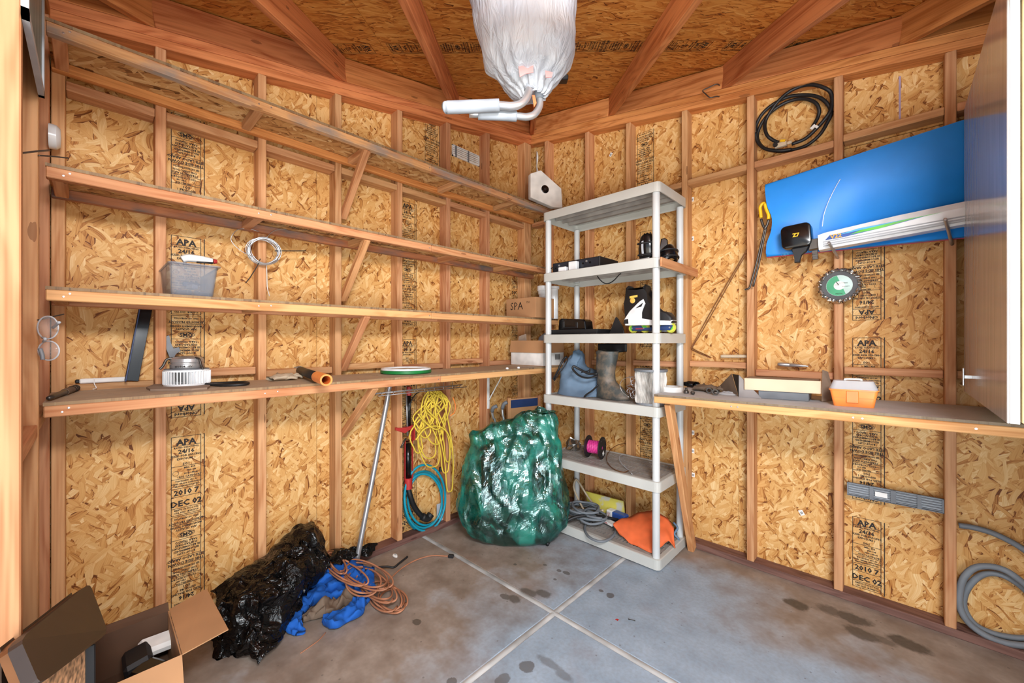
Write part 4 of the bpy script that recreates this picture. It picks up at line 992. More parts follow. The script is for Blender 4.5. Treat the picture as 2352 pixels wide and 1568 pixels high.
# tier three: black tray, fin, skates
tr3 = empty('drill_case', (.73, -.3, Z3), 0, 'open black moulded plastic case on the third tier', 'case')
taper_box('base', .40, .20, .43, .22, 0, .034, 'black_matte', tr3, T(.735, -.29, Z3 + e5), .012, .004)
bm = bmesh.new(); pr = [(-.125, .0), (.125, .0), (.118, .06), (.10, .075), (-.10, .088), (-.118, .075)]
bm_prism(bm, pr, -.05, .05, None, .008, 2); obj('moulded_lid', bm, 'black_gloss', tr3, T(.685, -.285, Z3 + .034) @ RX(math.pi / 2))
boxes('handle', [((.60, -.338, Z3 + .05), (.62, -.330, Z3 + .10)), ((.60, -.338, Z3 + .045), (.74, -.330, Z3 + .057)), ((.72, -.338, Z3 + .05), (.74, -.330, Z3 + .09))], 'black_matte', tr3, .003)
f0 = RY(1398, 766, -.30); tag(prism('plastic_fin', [(-.02, 0), (.10, 0), (.085, .05), (.045, .112), (.036, .118), (.028, .108), (.005, .05)], -.006, .006, 'black_matte', None, .003, axes(V((f0.x, -.26, Z3 + e5)), V((1, 0, 0)), V((0, 0, 1)), V((0, -1, 0)))), 'black triangular plastic fin standing between case and skate', 'fin')
sk0 = RY(1440, 768, -.31); sk1 = RY(1560, 768, -.31); SL = (sk1 - sk0).length / 120.0
def skate():
    sk = empty('inline_skate', sk0, 0, 'black and white inline skate with green wheels, upright on the third tier', 'inline skate', 'inline skates')
    m = axes(V((sk0.x, -.31, Z3 + e5)), V((1, 0, 0)), V((0, 0, 1)), V((0, -1, 0)))
    P = lambda pts: [((u - 1440) * SL, (768 - v) * SL) for u, v in pts]
    autosmooth(prism('boot', P([(1444, 749), (1441, 735), (1440, 700), (1443, 664), (1449, 659), (1455, 664), (1459, 673), (1475, 678), (1482, 668), (1489, 660), (1493, 664), (1489, 680), (1497, 698), (1506, 716), (1520, 719), (1540, 724), (1550, 735), (1551, 746), (1530, 751)]), -.045, .045, 'black_matte', sk, .018, m, 3), 50)
    autosmooth(prism('boot_shell', P([(1444, 750), (1441, 736), (1455, 717), (1478, 697), (1488, 692), (1493, 703), (1483, 722), (1483, 737), (1510, 742), (1551, 741), (1545, 751)]), -.049, .049, 'white_gloss', sk, .006, m, 2), 50)
    prism('shell_vent', P([(1470, 712), (1488, 700), (1484, 709)]), .0495, .0505, 'black_matte', sk, 0, m); prism('heel_patch', P([(1441, 746), (1443, 736), (1452, 735), (1453, 746)]), .0495, .0505, 'black_matte', sk, 0, m)
    prism('cuff_badge', P([(1455, 684), (1474, 682), (1474, 687), (1455, 689)]), .0455, .0465, 'decal_gold', sk, 0, m); lathe('ankle_badge', [(0, .0468), (.016, .0468), (.018, .0455), (0, .0455)], 'decal_gold', sk, 16, m @ T((1462 - 1440) * SL, (768 - 694) * SL, 0))
    prism('frame', P([(1456, 751), (1478, 751), (1481, 756), (1520, 756), (1524, 751), (1549, 751), (1543, 762), (1456, 762)]), -.018, .018, 'navy', sk, .002, m)
    obj('frame_print', text_mesh([('MISSION', (1473 - 1440) * SL, 9 * SL, .009)], True), 'red_paint', sk, m @ T(0, 0, .0185))
    for u in (1456, 1484, 1513, 1542):
        w = lathe('wheel', [(0, -.010), (.018, -.011), (.018, .011), (0, .010)], 'decal_green', sk, 20, m @ T((u - 1440) * SL, 11.8 * SL, 0))
        lathe('tyre', [(.0175, -.011), (11.6 * SL - .006, -.011), (11.6 * SL, 0), (11.6 * SL - .006, .011), (.0175, .011)], 'olive', w, 20, m @ T((u - 1440) * SL, 11.8 * SL, 0), close=True)
        lathe('axle_bolt', [(0, .021), (.005, .021), (.006, .017), (0, .017)], 'steel', w, 8, m @ T((u - 1440) * SL, 11.8 * SL, 0))
    for k in range(4): tube('lace', [m @ V(((1489 + 4 * k - 1440) * SL, (768 - 692 - 5.5 * k) * SL, z)) for z in (-.03, 0, .03)], .003, 'light_grey', sk, 6, n=2)
    return sk
sk = skate()
s2 = copy_tree(sk); s2.location = V((sk0.x - .11, -.13, Z3 + .055)); s2.rotation_euler = (-math.radians(82), 0, .12)
s2['label'] = 'second inline skate lying on its side behind the upright one'
tag(solid(obj('black_cloth', grid_mesh(10, 6, lambda s_, t_: V((.0, .0, 0)) + RY(1374 + 66 * s_, 789 + (26 - 8 * s_) * t_, -.04 + .012 * math.sin(9 * s_) * t_)), 'black_matte', smooth=True), .004), 'black cloth hanging down behind the third tier', 'cloth')
# tier two: bag, boot, filter, wire
bgp = empty('duffel_bag', (.68, -.25, Z2), 0, 'slouching blue-grey duffel bag with black straps on the fourth tier', 'bag')
def bag_rows():
    rows = []
    for t, (x0, x1, h) in enumerate(((.515, .90, 0), (.510, .905, .05), (.515, .90, .11), (.535, .87, .16), (.555, .70, .22), (.575, .665, .27), (.60, .635, .305))):
        cx, w = (x0 + x1) / 2, (x1 - x0) / 2; d = .14 * (1 - .10 * t); yc_ = -.25 + .015 * t
        rows.append([V((cx + w * math.cos(a), yc_ + d * math.sin(a), Z2 + .001 + h + (.02 * math.cos(a) * -1 if 2 < t < 5 else 0))) for a in [2 * math.pi * k / 12 for k in range(12)]])
    return rows
def crump(am, sc, seed=0):
    def f(p, s_, t_):
        n = V((fbm(p + V((seed, 0, 0)), sc, 3), fbm(p + V((seed + 9, 4, 0)), sc, 3), fbm(p + V((seed, 7, 3)), sc, 3))); return p + n * am * min(1, t_ * 4 + .15)
    return f
obj('body', loft(bag_rows(), 40, True, crump(.035, 9)), 'blue_grey', bgp, smooth=True)
bm = bmesh.new(); bm_tube(bm, spline([RY(u, v, y) for u, v, y in ((1271, 871, -.40), (1282, 850, -.41), (1290, 832, -.40), (1300, 820, -.36), (1304, 826, -.37), (1296, 842, -.40), (1284, 858, -.41), (1273, 874, -.40))], 4), .008, 6, flat=.5); obj('strap', bm, 'black_matte', bgp, smooth=True)
bm = bmesh.new(); bm_tube(bm, spline([RY(u, v, y) for u, v, y in ((1374, 862, -.37), (1350, 868, -.40), (1330, 862, -.41), (1316, 848, -.41), (1318, 841, -.40), (1330, 847, -.38), (1352, 858, -.37), (1372, 858, -.36))], 4), .008, 6, flat=.5); obj('strap', bm, 'black_matte', bgp, smooth=True)
tube('trim_cord', [RY(u, v, -.40) for u, v in ((1374, 884, ), (1360, 897), (1348, 905), (1342, 911))], .006, 'black_matte', bgp, 6)
tube('trim_cord', [RY(u, v, -.37) for u, v in ((1335, 855), (1350, 852), (1356, 848), (1352, 860))], .004, 'black_matte', bgp, 6)
# dirty rubber boot
bo = empty('rubber_boot', (1.0, -.3, Z2), 0, 'muddy dark rubber boot standing on the fourth tier', 'boot')
b = NB('muddy_rubber'); b.out(Base_Color=b.mix(b.ramp(b.noise(b.obco(), 16, 4.0, .6), [(.42, (0, 0, 0, 1)), (.62, (1, 1, 1, 1))]), srgb(62, 66, 64), srgb(112, 98, 84)), Roughness=.5)
c0 = RY(1395, 920, -.31); bx0 = c0.x
def ell(cx, cy, rx, ry, z, n=16): return [V((cx + rx * math.cos(2 * math.pi * k / n), cy + ry * math.sin(2 * math.pi * k / n), z)) for k in range(n)]
B_ = [(bx0 + .035, .115, .052, 0), (bx0 + .037, .120, .055, .012), (bx0 + .034, .114, .05, .03), (bx0 + .018, .092, .047, .075), (bx0 - .004, .068, .045, .115), (bx0 - .012, .066, .048, .16), (bx0 - .010, .074, .055, .25), (bx0 - .008, .078, .058, .325)]
obj('shaft', loft([ell(cx, -.30, rx, ry, Z2 + .001 + z) for cx, rx, ry, z in B_], 28, True, crump(.012, 8, 3), 3), b.m, bo, smooth=True)
solid(bo.children[0], .005, -1)
bm = bmesh.new(); bm_prism(bm, [(p_.x, p_.y) for p_ in ell(bx0 + .036, -.30, .123, .057, 0, 28)], Z2 + .001, Z2 + .022); obj('sole', bm, b.m, bo)
lathe('rim_band', [(.078, 0), (.081, 0), (.081, .02), (.078, .02)], b.m, bo, 24, T(bx0 - .008, -.30, Z2 + .305) @ Matrix.Diagonal((1, .75, 1, 1)), close=True)
# pleated filter cartridge
fc0 = RY(1492, 926, -.365); fl_ = empty('filter_cartridge', (fc0.x, -.35, Z2), 0, 'white pleated filter cartridge with a dark cap on the fourth tier', 'filter')
def pleat(s_, t_):
    a = s_ * 2 * math.pi; k = int(s_ * 144) % 2; r = .082 + (.012 if k else -.008) + .003 * math.sin(t_ * 17 + a * 5)
    a += .03 * math.sin(t_ * 14 + a * 7); return V((r * math.cos(a), r * math.sin(a), .012 + .195 * t_))
b = NB('filter_paper'); b.out(Base_Color=b.ramp(b.noise(b.vmath('MULTIPLY', b.obco(), (60, 60, 6)), 1, 2), [(.35, srgb(176, 168, 160)), (.65, srgb(226, 222, 216))]), Roughness=.9)
mf = T(fc0.x, -.35, Z2 + .001)
obj('pleats', grid_mesh(144, 14, pleat, True), b.m, fl_, mf)
lathe('cap', [(0, .206), (.100, .206), (.102, .212), (.100, .220), (.03, .222), (0, .222)], 'grey_plastic', fl_, 32, mf); lathe('base_cap', [(0, 0), (.09, 0), (.09, .014), (0, .014)], 'grey_plastic', fl_, 32, mf)
bm = bmesh.new(); rnd = random.Random(3)
for k in range(9):
    c = RY(1452 + rnd.uniform(-6, 8), 890 + rnd.uniform(-26, 18), -.345 + rnd.uniform(-.02, .02)); r = rnd.uniform(.014, .03); ax = V((rnd.uniform(-1, 1), rnd.uniform(-1, 1), rnd.uniform(-1, 1))).normalized(); u_ = ax.orthogonal().normalized(); w_ = ax.cross(u_)
    bm_tube(bm, [c + (u_ * math.cos(a) + w_ * math.sin(a)) * r * (1 + .2 * math.sin(3 * a)) for a in [2 * math.pi * i / 14 for i in range(14)]], .0016, 5, True)
bm_tube(bm, spline([RY(u, v, -.40) for u, v in ((1460, 870), (1445, 866), (1430, 872), (1424, 884), (1430, 900), (1445, 912))], 5), .0016, 5)
tag(obj('wire_tangle', bm, 'steel', smooth=True), 'tangle of thin steel wire between boot and filter', 'wire')
# tier one: wire spool, loose leads, crinkled film
sp = empty('wire_spool', (1.0, -.25, Z1), 0, 'black spool of magenta wire on the fifth tier', 'spool')
sa = (RT * .84 - FW * .54).normalized(); sr = .079; sc_ = RY(1367, 1022, -.26); sc_ = V((sc_.x, sc_.y, Z1 + sr + .001))
ms = axes(sc_, sa.orthogonal().normalized(), sa.cross(sa.orthogonal().normalized()), sa)
hl = .052
for s_ in (-1, 1):
    fl2 = lathe('flange', [(.012, -.003), (sr, -.003), (sr, .003), (.012, .003)], 'black_matte', sp, 36, ms @ T(0, 0, s_ * hl), close=True)
lathe('label', [(0, .0033), (.02, .0033), (.02, .0040), (0, .0040)], 'label_white', fl2, 4, ms @ T(-.018, -.04, hl) @ RZ(.5))
for k in range(6):
    a = k * math.pi / 3 + .3; lathe('rivet', [(0, .004), (.004, .0035), (.004, 0), (0, 0)], 'dark_steel', fl2, 8, ms @ T(.062 * math.cos(a), .062 * math.sin(a), hl + .003))
bm = bmesh.new(); bm_tube(bm, [V(((.044 + .0015 * math.sin(i * 1.7)) * math.cos(i * .62), (.044 + .0015 * math.sin(i * 1.7)) * math.sin(i * .62), -hl + .006 + i * (2 * hl - .012) / 260)) for i in range(261)], .0036, 5); bmesh.ops.transform(bm, matrix=ms, verts=bm.verts[:])
obj('wound_wire', bm, 'magenta', sp, smooth=True)
lathe('core', [(0, -hl), (.04, -hl), (.04, hl), (0, hl)], 'magenta', sp, 24, ms)
tag(tube('brown_lead', [FZ(u, v, z) for u, v, z in ((1470, 1018, .60), (1440, 1018, .605), (1418, 1022, .60), (1400, 1035, .58), (1393, 1052, .56), (1398, 1066, .541), (1412, 1078, .541), (1432, 1084, .541), (1445, 1080, .541))], .0028, 'copper', None, 6), 'thin brown wire arching over the fifth tier', 'wire')
tag(tube('white_lead', [FZ(u, v, z) for u, v, z in ((1440, 1045, .541), (1428, 1044, .56), (1422, 1052, .56), (1428, 1064, .55), (1442, 1078, .541), (1452, 1088, .541))], .0026, 'light_grey', None, 6), 'thin white lead with a plug on the fifth tier', 'wire')
p = FZ(1302, 1026, Z1); tag(obj('crinkled_film', loft([ell(.575, -.17, .06 * k, .05 * k, Z1 + .001 + h) for k, h in ((1, 0), (1.0, .03), (.75, .06), (.35, .085))], 26, True, crump(.03, 22, 5), 2), 'foil'), 'crumpled clear packaging film at the far end of the fifth tier', 'plastic wrap')
# bottom tier: hoses, yellow board, cartons, orange sheet
def coil(bm, c, rx, ry, n, z0, dz, r, seed, seg=7):
    rr_ = random.Random(seed); P = []
    for k in range(n * 14):
        a = k / 14 * 2 * math.pi; j = 1 + .22 * math.sin(k * .37 + seed) + .05 * rr_.uniform(-1, 1)
        P.append(V((c[0] + rx * j * math.cos(a) + .02 * math.sin(k * .21), c[1] + ry * j * math.sin(a), z0 + dz * (k / (n * 14)) + .012 * abs(math.sin(k * .5 + seed)))))
    bm_tube(bm, spline(P, 2), r, seg)
bm = bmesh.new(); c = FZ(1345, 1195, Z0_); coil(bm, (c.x - .02, c.y + .02), .12, .10, 5, Z0_ + .010, .09, .0085, 1); coil(bm, (c.x + .05, c.y + .0), .10, .08, 3, Z0_ + .02, .05, .0085, 4)
tag(obj('grey_tubing', bm, 'hose_grey', smooth=True), 'heap of coiled grey tubing on the bottom tier', 'tubing')
tag(tube('tubing_loop', [FZ(u, v, Z0_ + .010) for u, v in ((1372, 1180), (1352, 1195), (1343, 1212), (1352, 1232), (1378, 1243), (1402, 1236), (1414, 1218), (1405, 1202), (1388, 1196))], .0085, 'hose_grey', None, 8), 'single loop of grey tubing lying over the slots of the bottom tier', 'tubing')
tag(tube('pale_tubing', [RY(u, v, y) for u, v, y in ((1385, 1172, -.22), (1372, 1168, -.18), (1350, 1140, -.12), (1330, 1108, -.09), (1322, 1102, -.10), (1318, 1120, -.14), (1330, 1150, -.2), (1345, 1178, -.25))], .0075, 'beige', None, 8), 'arched beige tubing rising behind the bottom tier', 'tubing')
tag(tube('black_hose', [FZ(1257, 1250, .016), FZ(1268, 1232, .018), FZ(1285, 1212, .06), FZ(1305, 1194, .12), FZ(1338, 1184, .145), FZ(1380, 1186, .13), FZ(1420, 1194, .10)], .011, 'rubber', None, 10), 'black hose bending from the bottom tier down to the floor', 'hose')
yp = [RY(u, v, y) for u, v, y in ((1345, 1128, -.05), (1431, 1151, -.05), (1435, 1182, -.075), (1350, 1172, -.075))]; yp[2].z = yp[3].z = Z0_ + .002
b = NB('worn_yellow'); b.out(Base_Color=b.mix(b.ramp(b.noise(b.obco(), 9, 4.0, .6), [(.5, (0, 0, 0, 1)), (.6, (1, 1, 1, 1))]), srgb(222, 208, 92), srgb(206, 202, 186)), Roughness=.6)
tag(slab3('yellow_board', yp, (0, .012, 0), b.m, None), 'worn yellow board leaning behind the hoses on the bottom tier', 'board')
cn = empty('blue_carton', FZ(1415, 1190, Z0_), 0, 'small blue and white carton lying on the bottom tier', 'carton')
mc = frame(FZ(1388, 1190, Z0_) + V((0, .06, .001)), V((1, -.12, 0)))
box('carton_end', (0, -.03, 0), (.05, .03, .055), 'label_white', cn, .006, mc); box('carton_body', (.05, -.03, 0), (.16, .03, .055), 'decal_blue', cn, .006, mc)
obj('carton_print', text_mesh([('3.2', .024, .03, .012), ('KI', .024, .014, .01)], True), 'red_paint', cn, mc @ axes(V((0, -.0306, 0)), V((1, 0, 0)), V((0, 0, 1)), V((0, -1, 0))))
mc = frame(FZ(1379, 1203, Z0_) + V((0, .0, .022)), V((1, -.25, 0)))
cn2 = tag(box('flat_carton', (0, 0, 0), (.11, .05, .016), 'label_white', None, .002, mc), 'flat white carton with red lettering under the black hose', 'carton')
obj('carton_print', text_mesh([('1.3 MPa', .05, .004, .009)], True), 'red_paint', cn2, mc @ axes(V((0, -.0006, 0)), V((1, 0, 0)), V((0, 0, 1)), V((0, -1, 0))))
rows = [[RY(u, v, y) for u, v, y in r] for r in (((1412, 1200, -.30), (1440, 1186, -.20), (1472, 1176, -.15), (1505, 1172, -.14), (1532, 1190, -.13), (1548, 1212, -.16)),
        ((1408, 1202, -.33), (1432, 1200, -.29), (1468, 1198, -.25), (1502, 1200, -.24), (1530, 1208, -.20), (1548, 1230, -.20)),
        ((1414, 1215, -.34), (1440, 1225, -.34), (1472, 1232, -.33), (1502, 1232, -.31), (1532, 1228, -.25), (1551, 1255, -.22)),
        ((1422, 1228, -.35), (1448, 1246, -.375), (1476, 1262, -.385), (1500, 1268, -.385), (1534, 1242, -.27), (1552, 1268, -.23)))]
for r in rows:
    for p_ in r: p_.z = max(p_.z, Z0_ + .006)
tag(solid(obj('orange_sheet', loft(rows, 36, False, lambda p_, s_, t_: V((p_.x, p_.y, max(Z0_ + .005, p_.z + .012 * fbm(p_, 14) )))), 'orange_sheet', smooth=True), .004, 1), 'stiff orange vinyl sheet draped on the bottom tier', 'sheet')
tag(tube('blue_strap', [RY(u, v, y) for u, v, y in ((1547, 1200, -.06), (1556, 1212, -.08), (1549, 1226, -.09), (1560, 1240, -.10), (1552, 1250, -.13), (1540, 1256, -.14))], .007, 'blue_grey', None, 8), 'blue rubber strap behind the orange sheet', 'strap')
# ------------------------------------------------------------------ things on and under the left shelves
ZS1, ZS2, ZS3, ZBN = 2.494, 1.994, 1.570, 1.178
def LB(u, v, z=ZBN + .0006): return FZ(u, v, z)
# pipe wrench at the near end
a, b2 = LB(112, 914, ZBN + .012), LB(176, 890, ZBN + .012); d = (b2 - a)
wr_ = empty('old_chisel', a, 0, 'rusty long-handled chisel at the near end of the left workbench', 'tool')
tube('blade', [a, a + d * .3, a + d * .55], lambda t: .007 + .004 * t, 'dark_steel', wr_, 8, n=3); tube('handle', [a + d * .52, a + d * .6, a + d * .97], .0125, 'brown_leather', wr_, 10, n=3)
for k in (.78, .86, .93): tube('ring', [a + d * k, a + d * (k + .03)], .0138, 'black_matte', wr_, 10, n=1)
# pale stick with string on the blocking, black angle bar
a, b2 = LX(172, 857, -.05), LX(290, 855, -.05); a.z = b2.z = 1.182 + .019 + .012
st = empty('painted_stick', a, 0, 'flaking white painted stick on blocking beside the dark angle bar', 'stick')
board('stick_body', a + (b2 - a) * .08, b2, .022, .020, 'label_white', st, bev=.004); board('dark_tip', a, a + (b2 - a) * .1, .018, .016, 'black_matte', st, bev=.004)
tube('string', [a + (b2 - a) * .36 + V((.012, 0, .012)), a + (b2 - a) * .36 + V((.022, 0, -.01)), a + (b2 - a) * .40 + V((.03, 0, -.03)), a + (b2 - a) * .34 + V((.06, 0, -.031))], .0018, 'label_white', st, 5)
ab = empty('angle_bar', LX(300, 858, -.03), 0, 'dark steel angle bar leaning between studs under the third shelf', 'steel bar')
a, b2 = LX(302, 858, -.025), LX(335, 704, -.055); a.z = 1.205
for off, up in ((V((0, 0, 0)), (1, 0, 0)), (V((.02, -.02, 0)), (0, 1, .2))): board('flange', a + off, b2 + off, .046, .004, 'black_gloss' if up[0] else 'navy', ab, up=up, bev=.001)
# claw hammer head showing behind the fan
hp = [LX(u, v, -.03) for u, v in ((381, 772), (388, 770), (392, 788), (398, 800), (410, 797), (414, 806), (404, 812), (398, 822), (410, 834), (396, 842), (388, 818), (381, 800))]
tag(slab3('claw_hammer', [V((-.02, p_.y, p_.z)) for p_ in hp], (-.022, 0, 0), 'grey_plastic', None), 'dark grey hammer head with claws behind the blower', 'hammer')
# blower
fp = LB(430, 887); fr = (LB(472, 887) - LB(387, 887)).length / 2
bl_ = empty('blower_fan', fp, 0, 'squirrel-cage blower with white vanes and silver motor on the left workbench', 'fan')
base = [LB(u, v) for u, v in ((336, 893), (372, 879), (410, 878), (474, 884), (483, 889), (476, 894), (440, 897), (345, 898))]
bm = bmesh.new(); bm_prism(bm, [(p_.x, p_.y) for p_ in base], ZBN + .0006, ZBN + .009); bmesh.ops.recalc_face_normals(bm, faces=bm.faces[:]); obj('base_plate', bm, 'card_top', bl_)
zf = ZBN + .009; ch = .068
for z in (zf, zf + ch - .008): lathe('ring', [(fr * .86, 0), (fr, 0), (fr, .008), (fr * .86, .008)], 'white_gloss', bl_, 40, T(fp.x, fp.y, z), close=True)
bm = bmesh.new(); bm_box(bm, (-.0016, -.008, 0), (.0016, .008, ch - .012)); mv_ = bpy.data.meshes.new('vane'); bm.to_mesh(mv_); bm.free(); mv_.materials.append(MT['white_gloss'])
for k in range(44):
    a = 2 * math.pi * k / 44; obj('vane', mv_, None, bl_, T(fp.x + fr * .93 * math.cos(a), fp.y + fr * .93 * math.sin(a), zf + .006) @ RZ(a + .4 + math.pi / 2))
lathe('backing_disc', [(0, 0), (fr * .96, 0), (fr * .96, .004), (0, .004)], 'grey_plastic', bl_, 32, T(fp.x, fp.y, zf + ch))
lathe('motor', [(0, 0), (fr * .70, 0), (fr * .74, .006), (fr * .74, .020), (fr * .70, .022), (fr * .70, .028), (fr * .72, .030), (fr * .70, .044), (fr * .55, .052), (0, .054)], 'steel', bl_, 32, T(fp.x, fp.y, zf + ch + .004))
for k in range(3):
    a = k * 2.09 + .5; c, s_ = math.cos(a), math.sin(a)
    tube('mounting_arm', [V((fp.x + c * fr * q, fp.y + s_ * fr * q, zf + ch + z)) for q, z in ((.6, .052), (.85, .045), (.98, .02), (1.12, .004))], .005, 'dark_steel', bl_, 6)
obj('motor_label', text_mesh([('MOTOR 115V', 0, 0, .007)], True), 'ink', bl_, axes(V((fp.x + fr * .745, fp.y - .02, zf + ch + .012)), V((.3, 1, 0)).normalized(), V((0, 0, 1)), V((1, -.3, 0)).normalized()))
# drive belt
pc, pe = LB(519, 881, ZBN + .008), LB(567, 881, ZBN + .008); rx = (pe - pc).length; ax = (pe - pc).normalized(); ay = V((-ax.y, ax.x, 0))
bm = bmesh.new(); bm_tube(bm, [pc + ax * rx * math.cos(a) + ay * rx * .55 * math.sin(a) + V((0, 0, .002 * math.sin(2 * a))) for a in [2 * math.pi * k / 40 for k in range(40)]], .007, 8, True)
tag(obj('drive_belt', bm, 'rubber', smooth=True), 'thin black drive belt lying beside the blower', 'belt')
glove('work_glove', LB(655, 872), 1.9, .72, 'beige', 'pale dusty work glove left of the black nozzle')
# vacuum nozzle with an orange ring
nz = empty('vacuum_nozzle', LB(700, 862), 0, 'black vacuum nozzle with an orange open end on the left workbench', 'nozzle')
e0, e1_ = LB(748, 872, ZBN + .03), LB(688, 850, ZBN + .036); dn = (e1_ - e0); mn = frame(e0, dn)
nr = .026
tube('barrel', [e0 + dn * .22, e0 + dn * .6, e1_], nr * .86, 'black_matte', nz, 16, n=1)
mo_ = axes(e0, mn.to_3x3().col[1], mn.to_3x3().col[2], mn.to_3x3().col[0])
lathe('collar', [(nr * .72, -.012), (nr, -.012), (nr * 1.02, .0), (nr, dn.length * .27), (nr * .8, dn.length * .27), (nr * .72, .02)], 'orange_plastic', nz, 24, mo_, close=True)
bm = bmesh.new(); q0 = e1_; dd = dn.normalized(); sd_ = V((-dd.y, dd.x, 0)).normalized()
rings_ = [[bm.verts.new(q0 + dd * x + sd_ * (w_ * math.cos(a)) + V((0, 0, h_ * math.sin(a) + dz))) for a in [2 * math.pi * k / 16 for k in range(16)]] for x, w_, h_, dz in ((-.02, nr * .9, nr * .9, 0), (.01, nr * 1.05, nr * .9, 0), (.05, nr * 1.5, nr * .7, .003), (.085, nr * 1.7, nr * .55, .004))]
for A, B in zip(rings_[:-1], rings_[1:]):
    for k in range(16): bm.faces.new((A[k], A[(k + 1) % 16], B[(k + 1) % 16], B[k]))
bm.faces.new(rings_[0]); bm.faces.new(rings_[-1]); bmesh.ops.recalc_face_normals(bm, faces=bm.faces[:]); autosmooth(obj('flat_mouth', bm, 'screen_grey', nz), 50)
# bucket lid
pc = LB(933, 856, ZBN + .0006); rl = (LB(991, 856) - LB(875, 856)).length / 2 * .98
ld = empty('bucket_lid', pc, 0, 'green bucket lid with a white top lying on the left workbench', 'lid')
lathe('rim', [(0, .0), (rl * .96, 0), (rl, .005), (rl, .020), (rl * .97, .022), (0, .022)], 'green_plastic', ld, 48, T(pc)); lathe('top', [(0, .0225), (rl * .86, .0225), (rl * .89, .032), (rl * .97, .033), (rl * .985, .0225), (rl * .9, .0222)], 'white_gloss', ld, 48, T(pc)); lathe('dirt', [(0, .0228), (rl * .84, .0228), (0, .0240)], 'beige', ld, 40, T(pc))
for k, (u, v) in enumerate(((1165, 851), (1191, 849))): tag(lathe('plastic_plug', [(0, 0), (.010, 0), (.012, .006), (.008, .012), (0, .013)], 'white_gloss', None, 12, T(.384, LX(u, v, .384).y, ZBN + .0006)), ('tiny white plastic cap on the bench, farther from the cardboard box', 'tiny white plastic cap on the bench, close to the cardboard box')[k], 'cap')
# open cardboard box on the bench
def open_box(name, x0, y0, x1, y1, z0, h, lab, mats, th=.004):
    t = empty(name, ((x0 + x1) / 2, (y0 + y1) / 2, z0), 0, lab, 'box'); m1, m2 = mats
    box('base', (x0, y0, z0), (x1, y1, z0 + th), m2, t)
    for a, b_ in (((x0, y0), (x1, y0 + th)), ((x0, y1 - th), (x1, y1)), ((x0, y0 + th), (x0 + th, y1 - th)), ((x1 - th, y0 + th), (x1, y1 - th))): box('side', (a[0], a[1], z0 + th), (b_[0], b_[1], z0 + h), m1, t)
    return t
bxb = open_box('cardboard_box', .02, -.285, .375, -.012, ZBN + .0006, .110, 'open cardboard box with a white lower half at the far end of the left workbench', ('label_white', 'cardboard'))
slab3('flap', [V((.012, -.297, ZBN + .108)), V((.382, -.297, ZBN + .108)), V((.375, -.286, ZBN + .208)), V((.018, -.286, ZBN + .208))], (0, .004, 0), 'cardboard', bxb)
slab3('flap', [V((.388, -.29, ZBN + .108)), V((.388, -.02, ZBN + .108)), V((.377, -.02, ZBN + .20)), V((.377, -.285, ZBN + .208))], (-.004, 0, 0), 'cardboard', bxb)
for k in range(8): box('bar_code', (.3752, -.13 + .009 * k, ZBN + .05), (.3757, -.13 + .009 * k + .005, ZBN + .095), 'ink', bxb)
slab3('packing_card', [V((.04, -.23, ZBN + .12)), V((.12, -.20, ZBN + .12)), V((.10, -.19, ZBN + .265)), V((.05, -.22, ZBN + .245))], (.004, .006, 0), 'card_top', bxb)
obj('packing_film', loft([ell(.28, -.12, .07 * k, .07 * k, ZBN + .12 + h) for k, h in ((1, 0), (1, .07), (.7, .12), (.2, .14))], 20, True, crump(.03, 15, 2), 2), 'screen_grey', bxb, smooth=True)
# closed box marked SPA, PVC fittings behind it
sb = empty('marked_box', (.18, -.22, ZS3), 0, 'brown cardboard box with SPA written in marker on the third shelf', 'box')
box('carton', (.015, -.34, ZS3 + .0006), (.345, -.105, ZS3 + .165), 'cardboard', sb, .002)
obj('handwriting', text_mesh([('SPA', .12, .072, .062), ('no', .25, .118, .026)]), 'ink', sb, axes(V((.015, -.3407, ZS3)), V((1, 0, 0)), V((0, 0, 1)), V((0, -1, 0))))
pv = empty('pvc_fitting', (.30, -.053, ZS3), 0, 'white plastic pipe fitting standing behind the box marked SPA', 'pipe fitting')
lathe('pipe', [(0, 0), (.038, 0), (.038, .25), (.048, .255), (.048, .275), (0, .275)], 'white_gloss', pv, 24, T(.302, -.054, ZS3 + .0006))
pv2 = empty('pvc_fitting', (.16, -.053, ZS3), 0, 'white plastic cap with a wide flange left of the tall pipe fitting', 'pipe fitting')
lathe('cap_body', [(0, 0), (.036, 0), (.036, .215), (.042, .22), (.042, .245), (.05, .247), (.05, .29), (0, .29)], 'white_gloss', pv2, 24, T(.185, -.056, ZS3 + .0006))
# clear storage bin with odds and ends
yb0, yb1 = LX(391, 640, .285).y, LX(497, 640, .285).y; xb0 = RY(352, 640, yb0).x
bn = empty('storage_bin', ((xb0 + .285) / 2, (yb0 + yb1) / 2, ZS3), 0, 'clear plastic storage bin full of odds and ends on the third shelf', 'storage bin')
bw, bd = (.285 - xb0), (yb1 - yb0); mbn = T((xb0 + .285) / 2, (yb0 + yb1) / 2, ZS3 + .0006)
taper_box('bin_wall', bw * .92, bd * .94, bw * 1.06, bd * 1.06, 0, .128, 'bin_plastic', bn, mbn, .018, .003)
bm = bmesh.new(); ra = rrect(-bw * .53, -bd * .53, bw * .53, bd * .53, .018, 3); rb_ = rrect(-bw * .57, -bd * .57, bw * .57, bd * .57, .02, 3); L_ = [[bm.verts.new((x, y, z)) for x, y in pl] for pl, z in ((ra, .124), (rb_, .124), (rb_, .129), (ra, .129))]
for A, B in zip(L_, L_[1:] + L_[:1]):
    for i in range(len(A)): bm.faces.new((A[i], A[(i + 1) % len(A)], B[(i + 1) % len(A)], B[i]))
obj('bin_rim', bm, 'bin_plastic', bn, mbn)
rnd = random.Random(11)
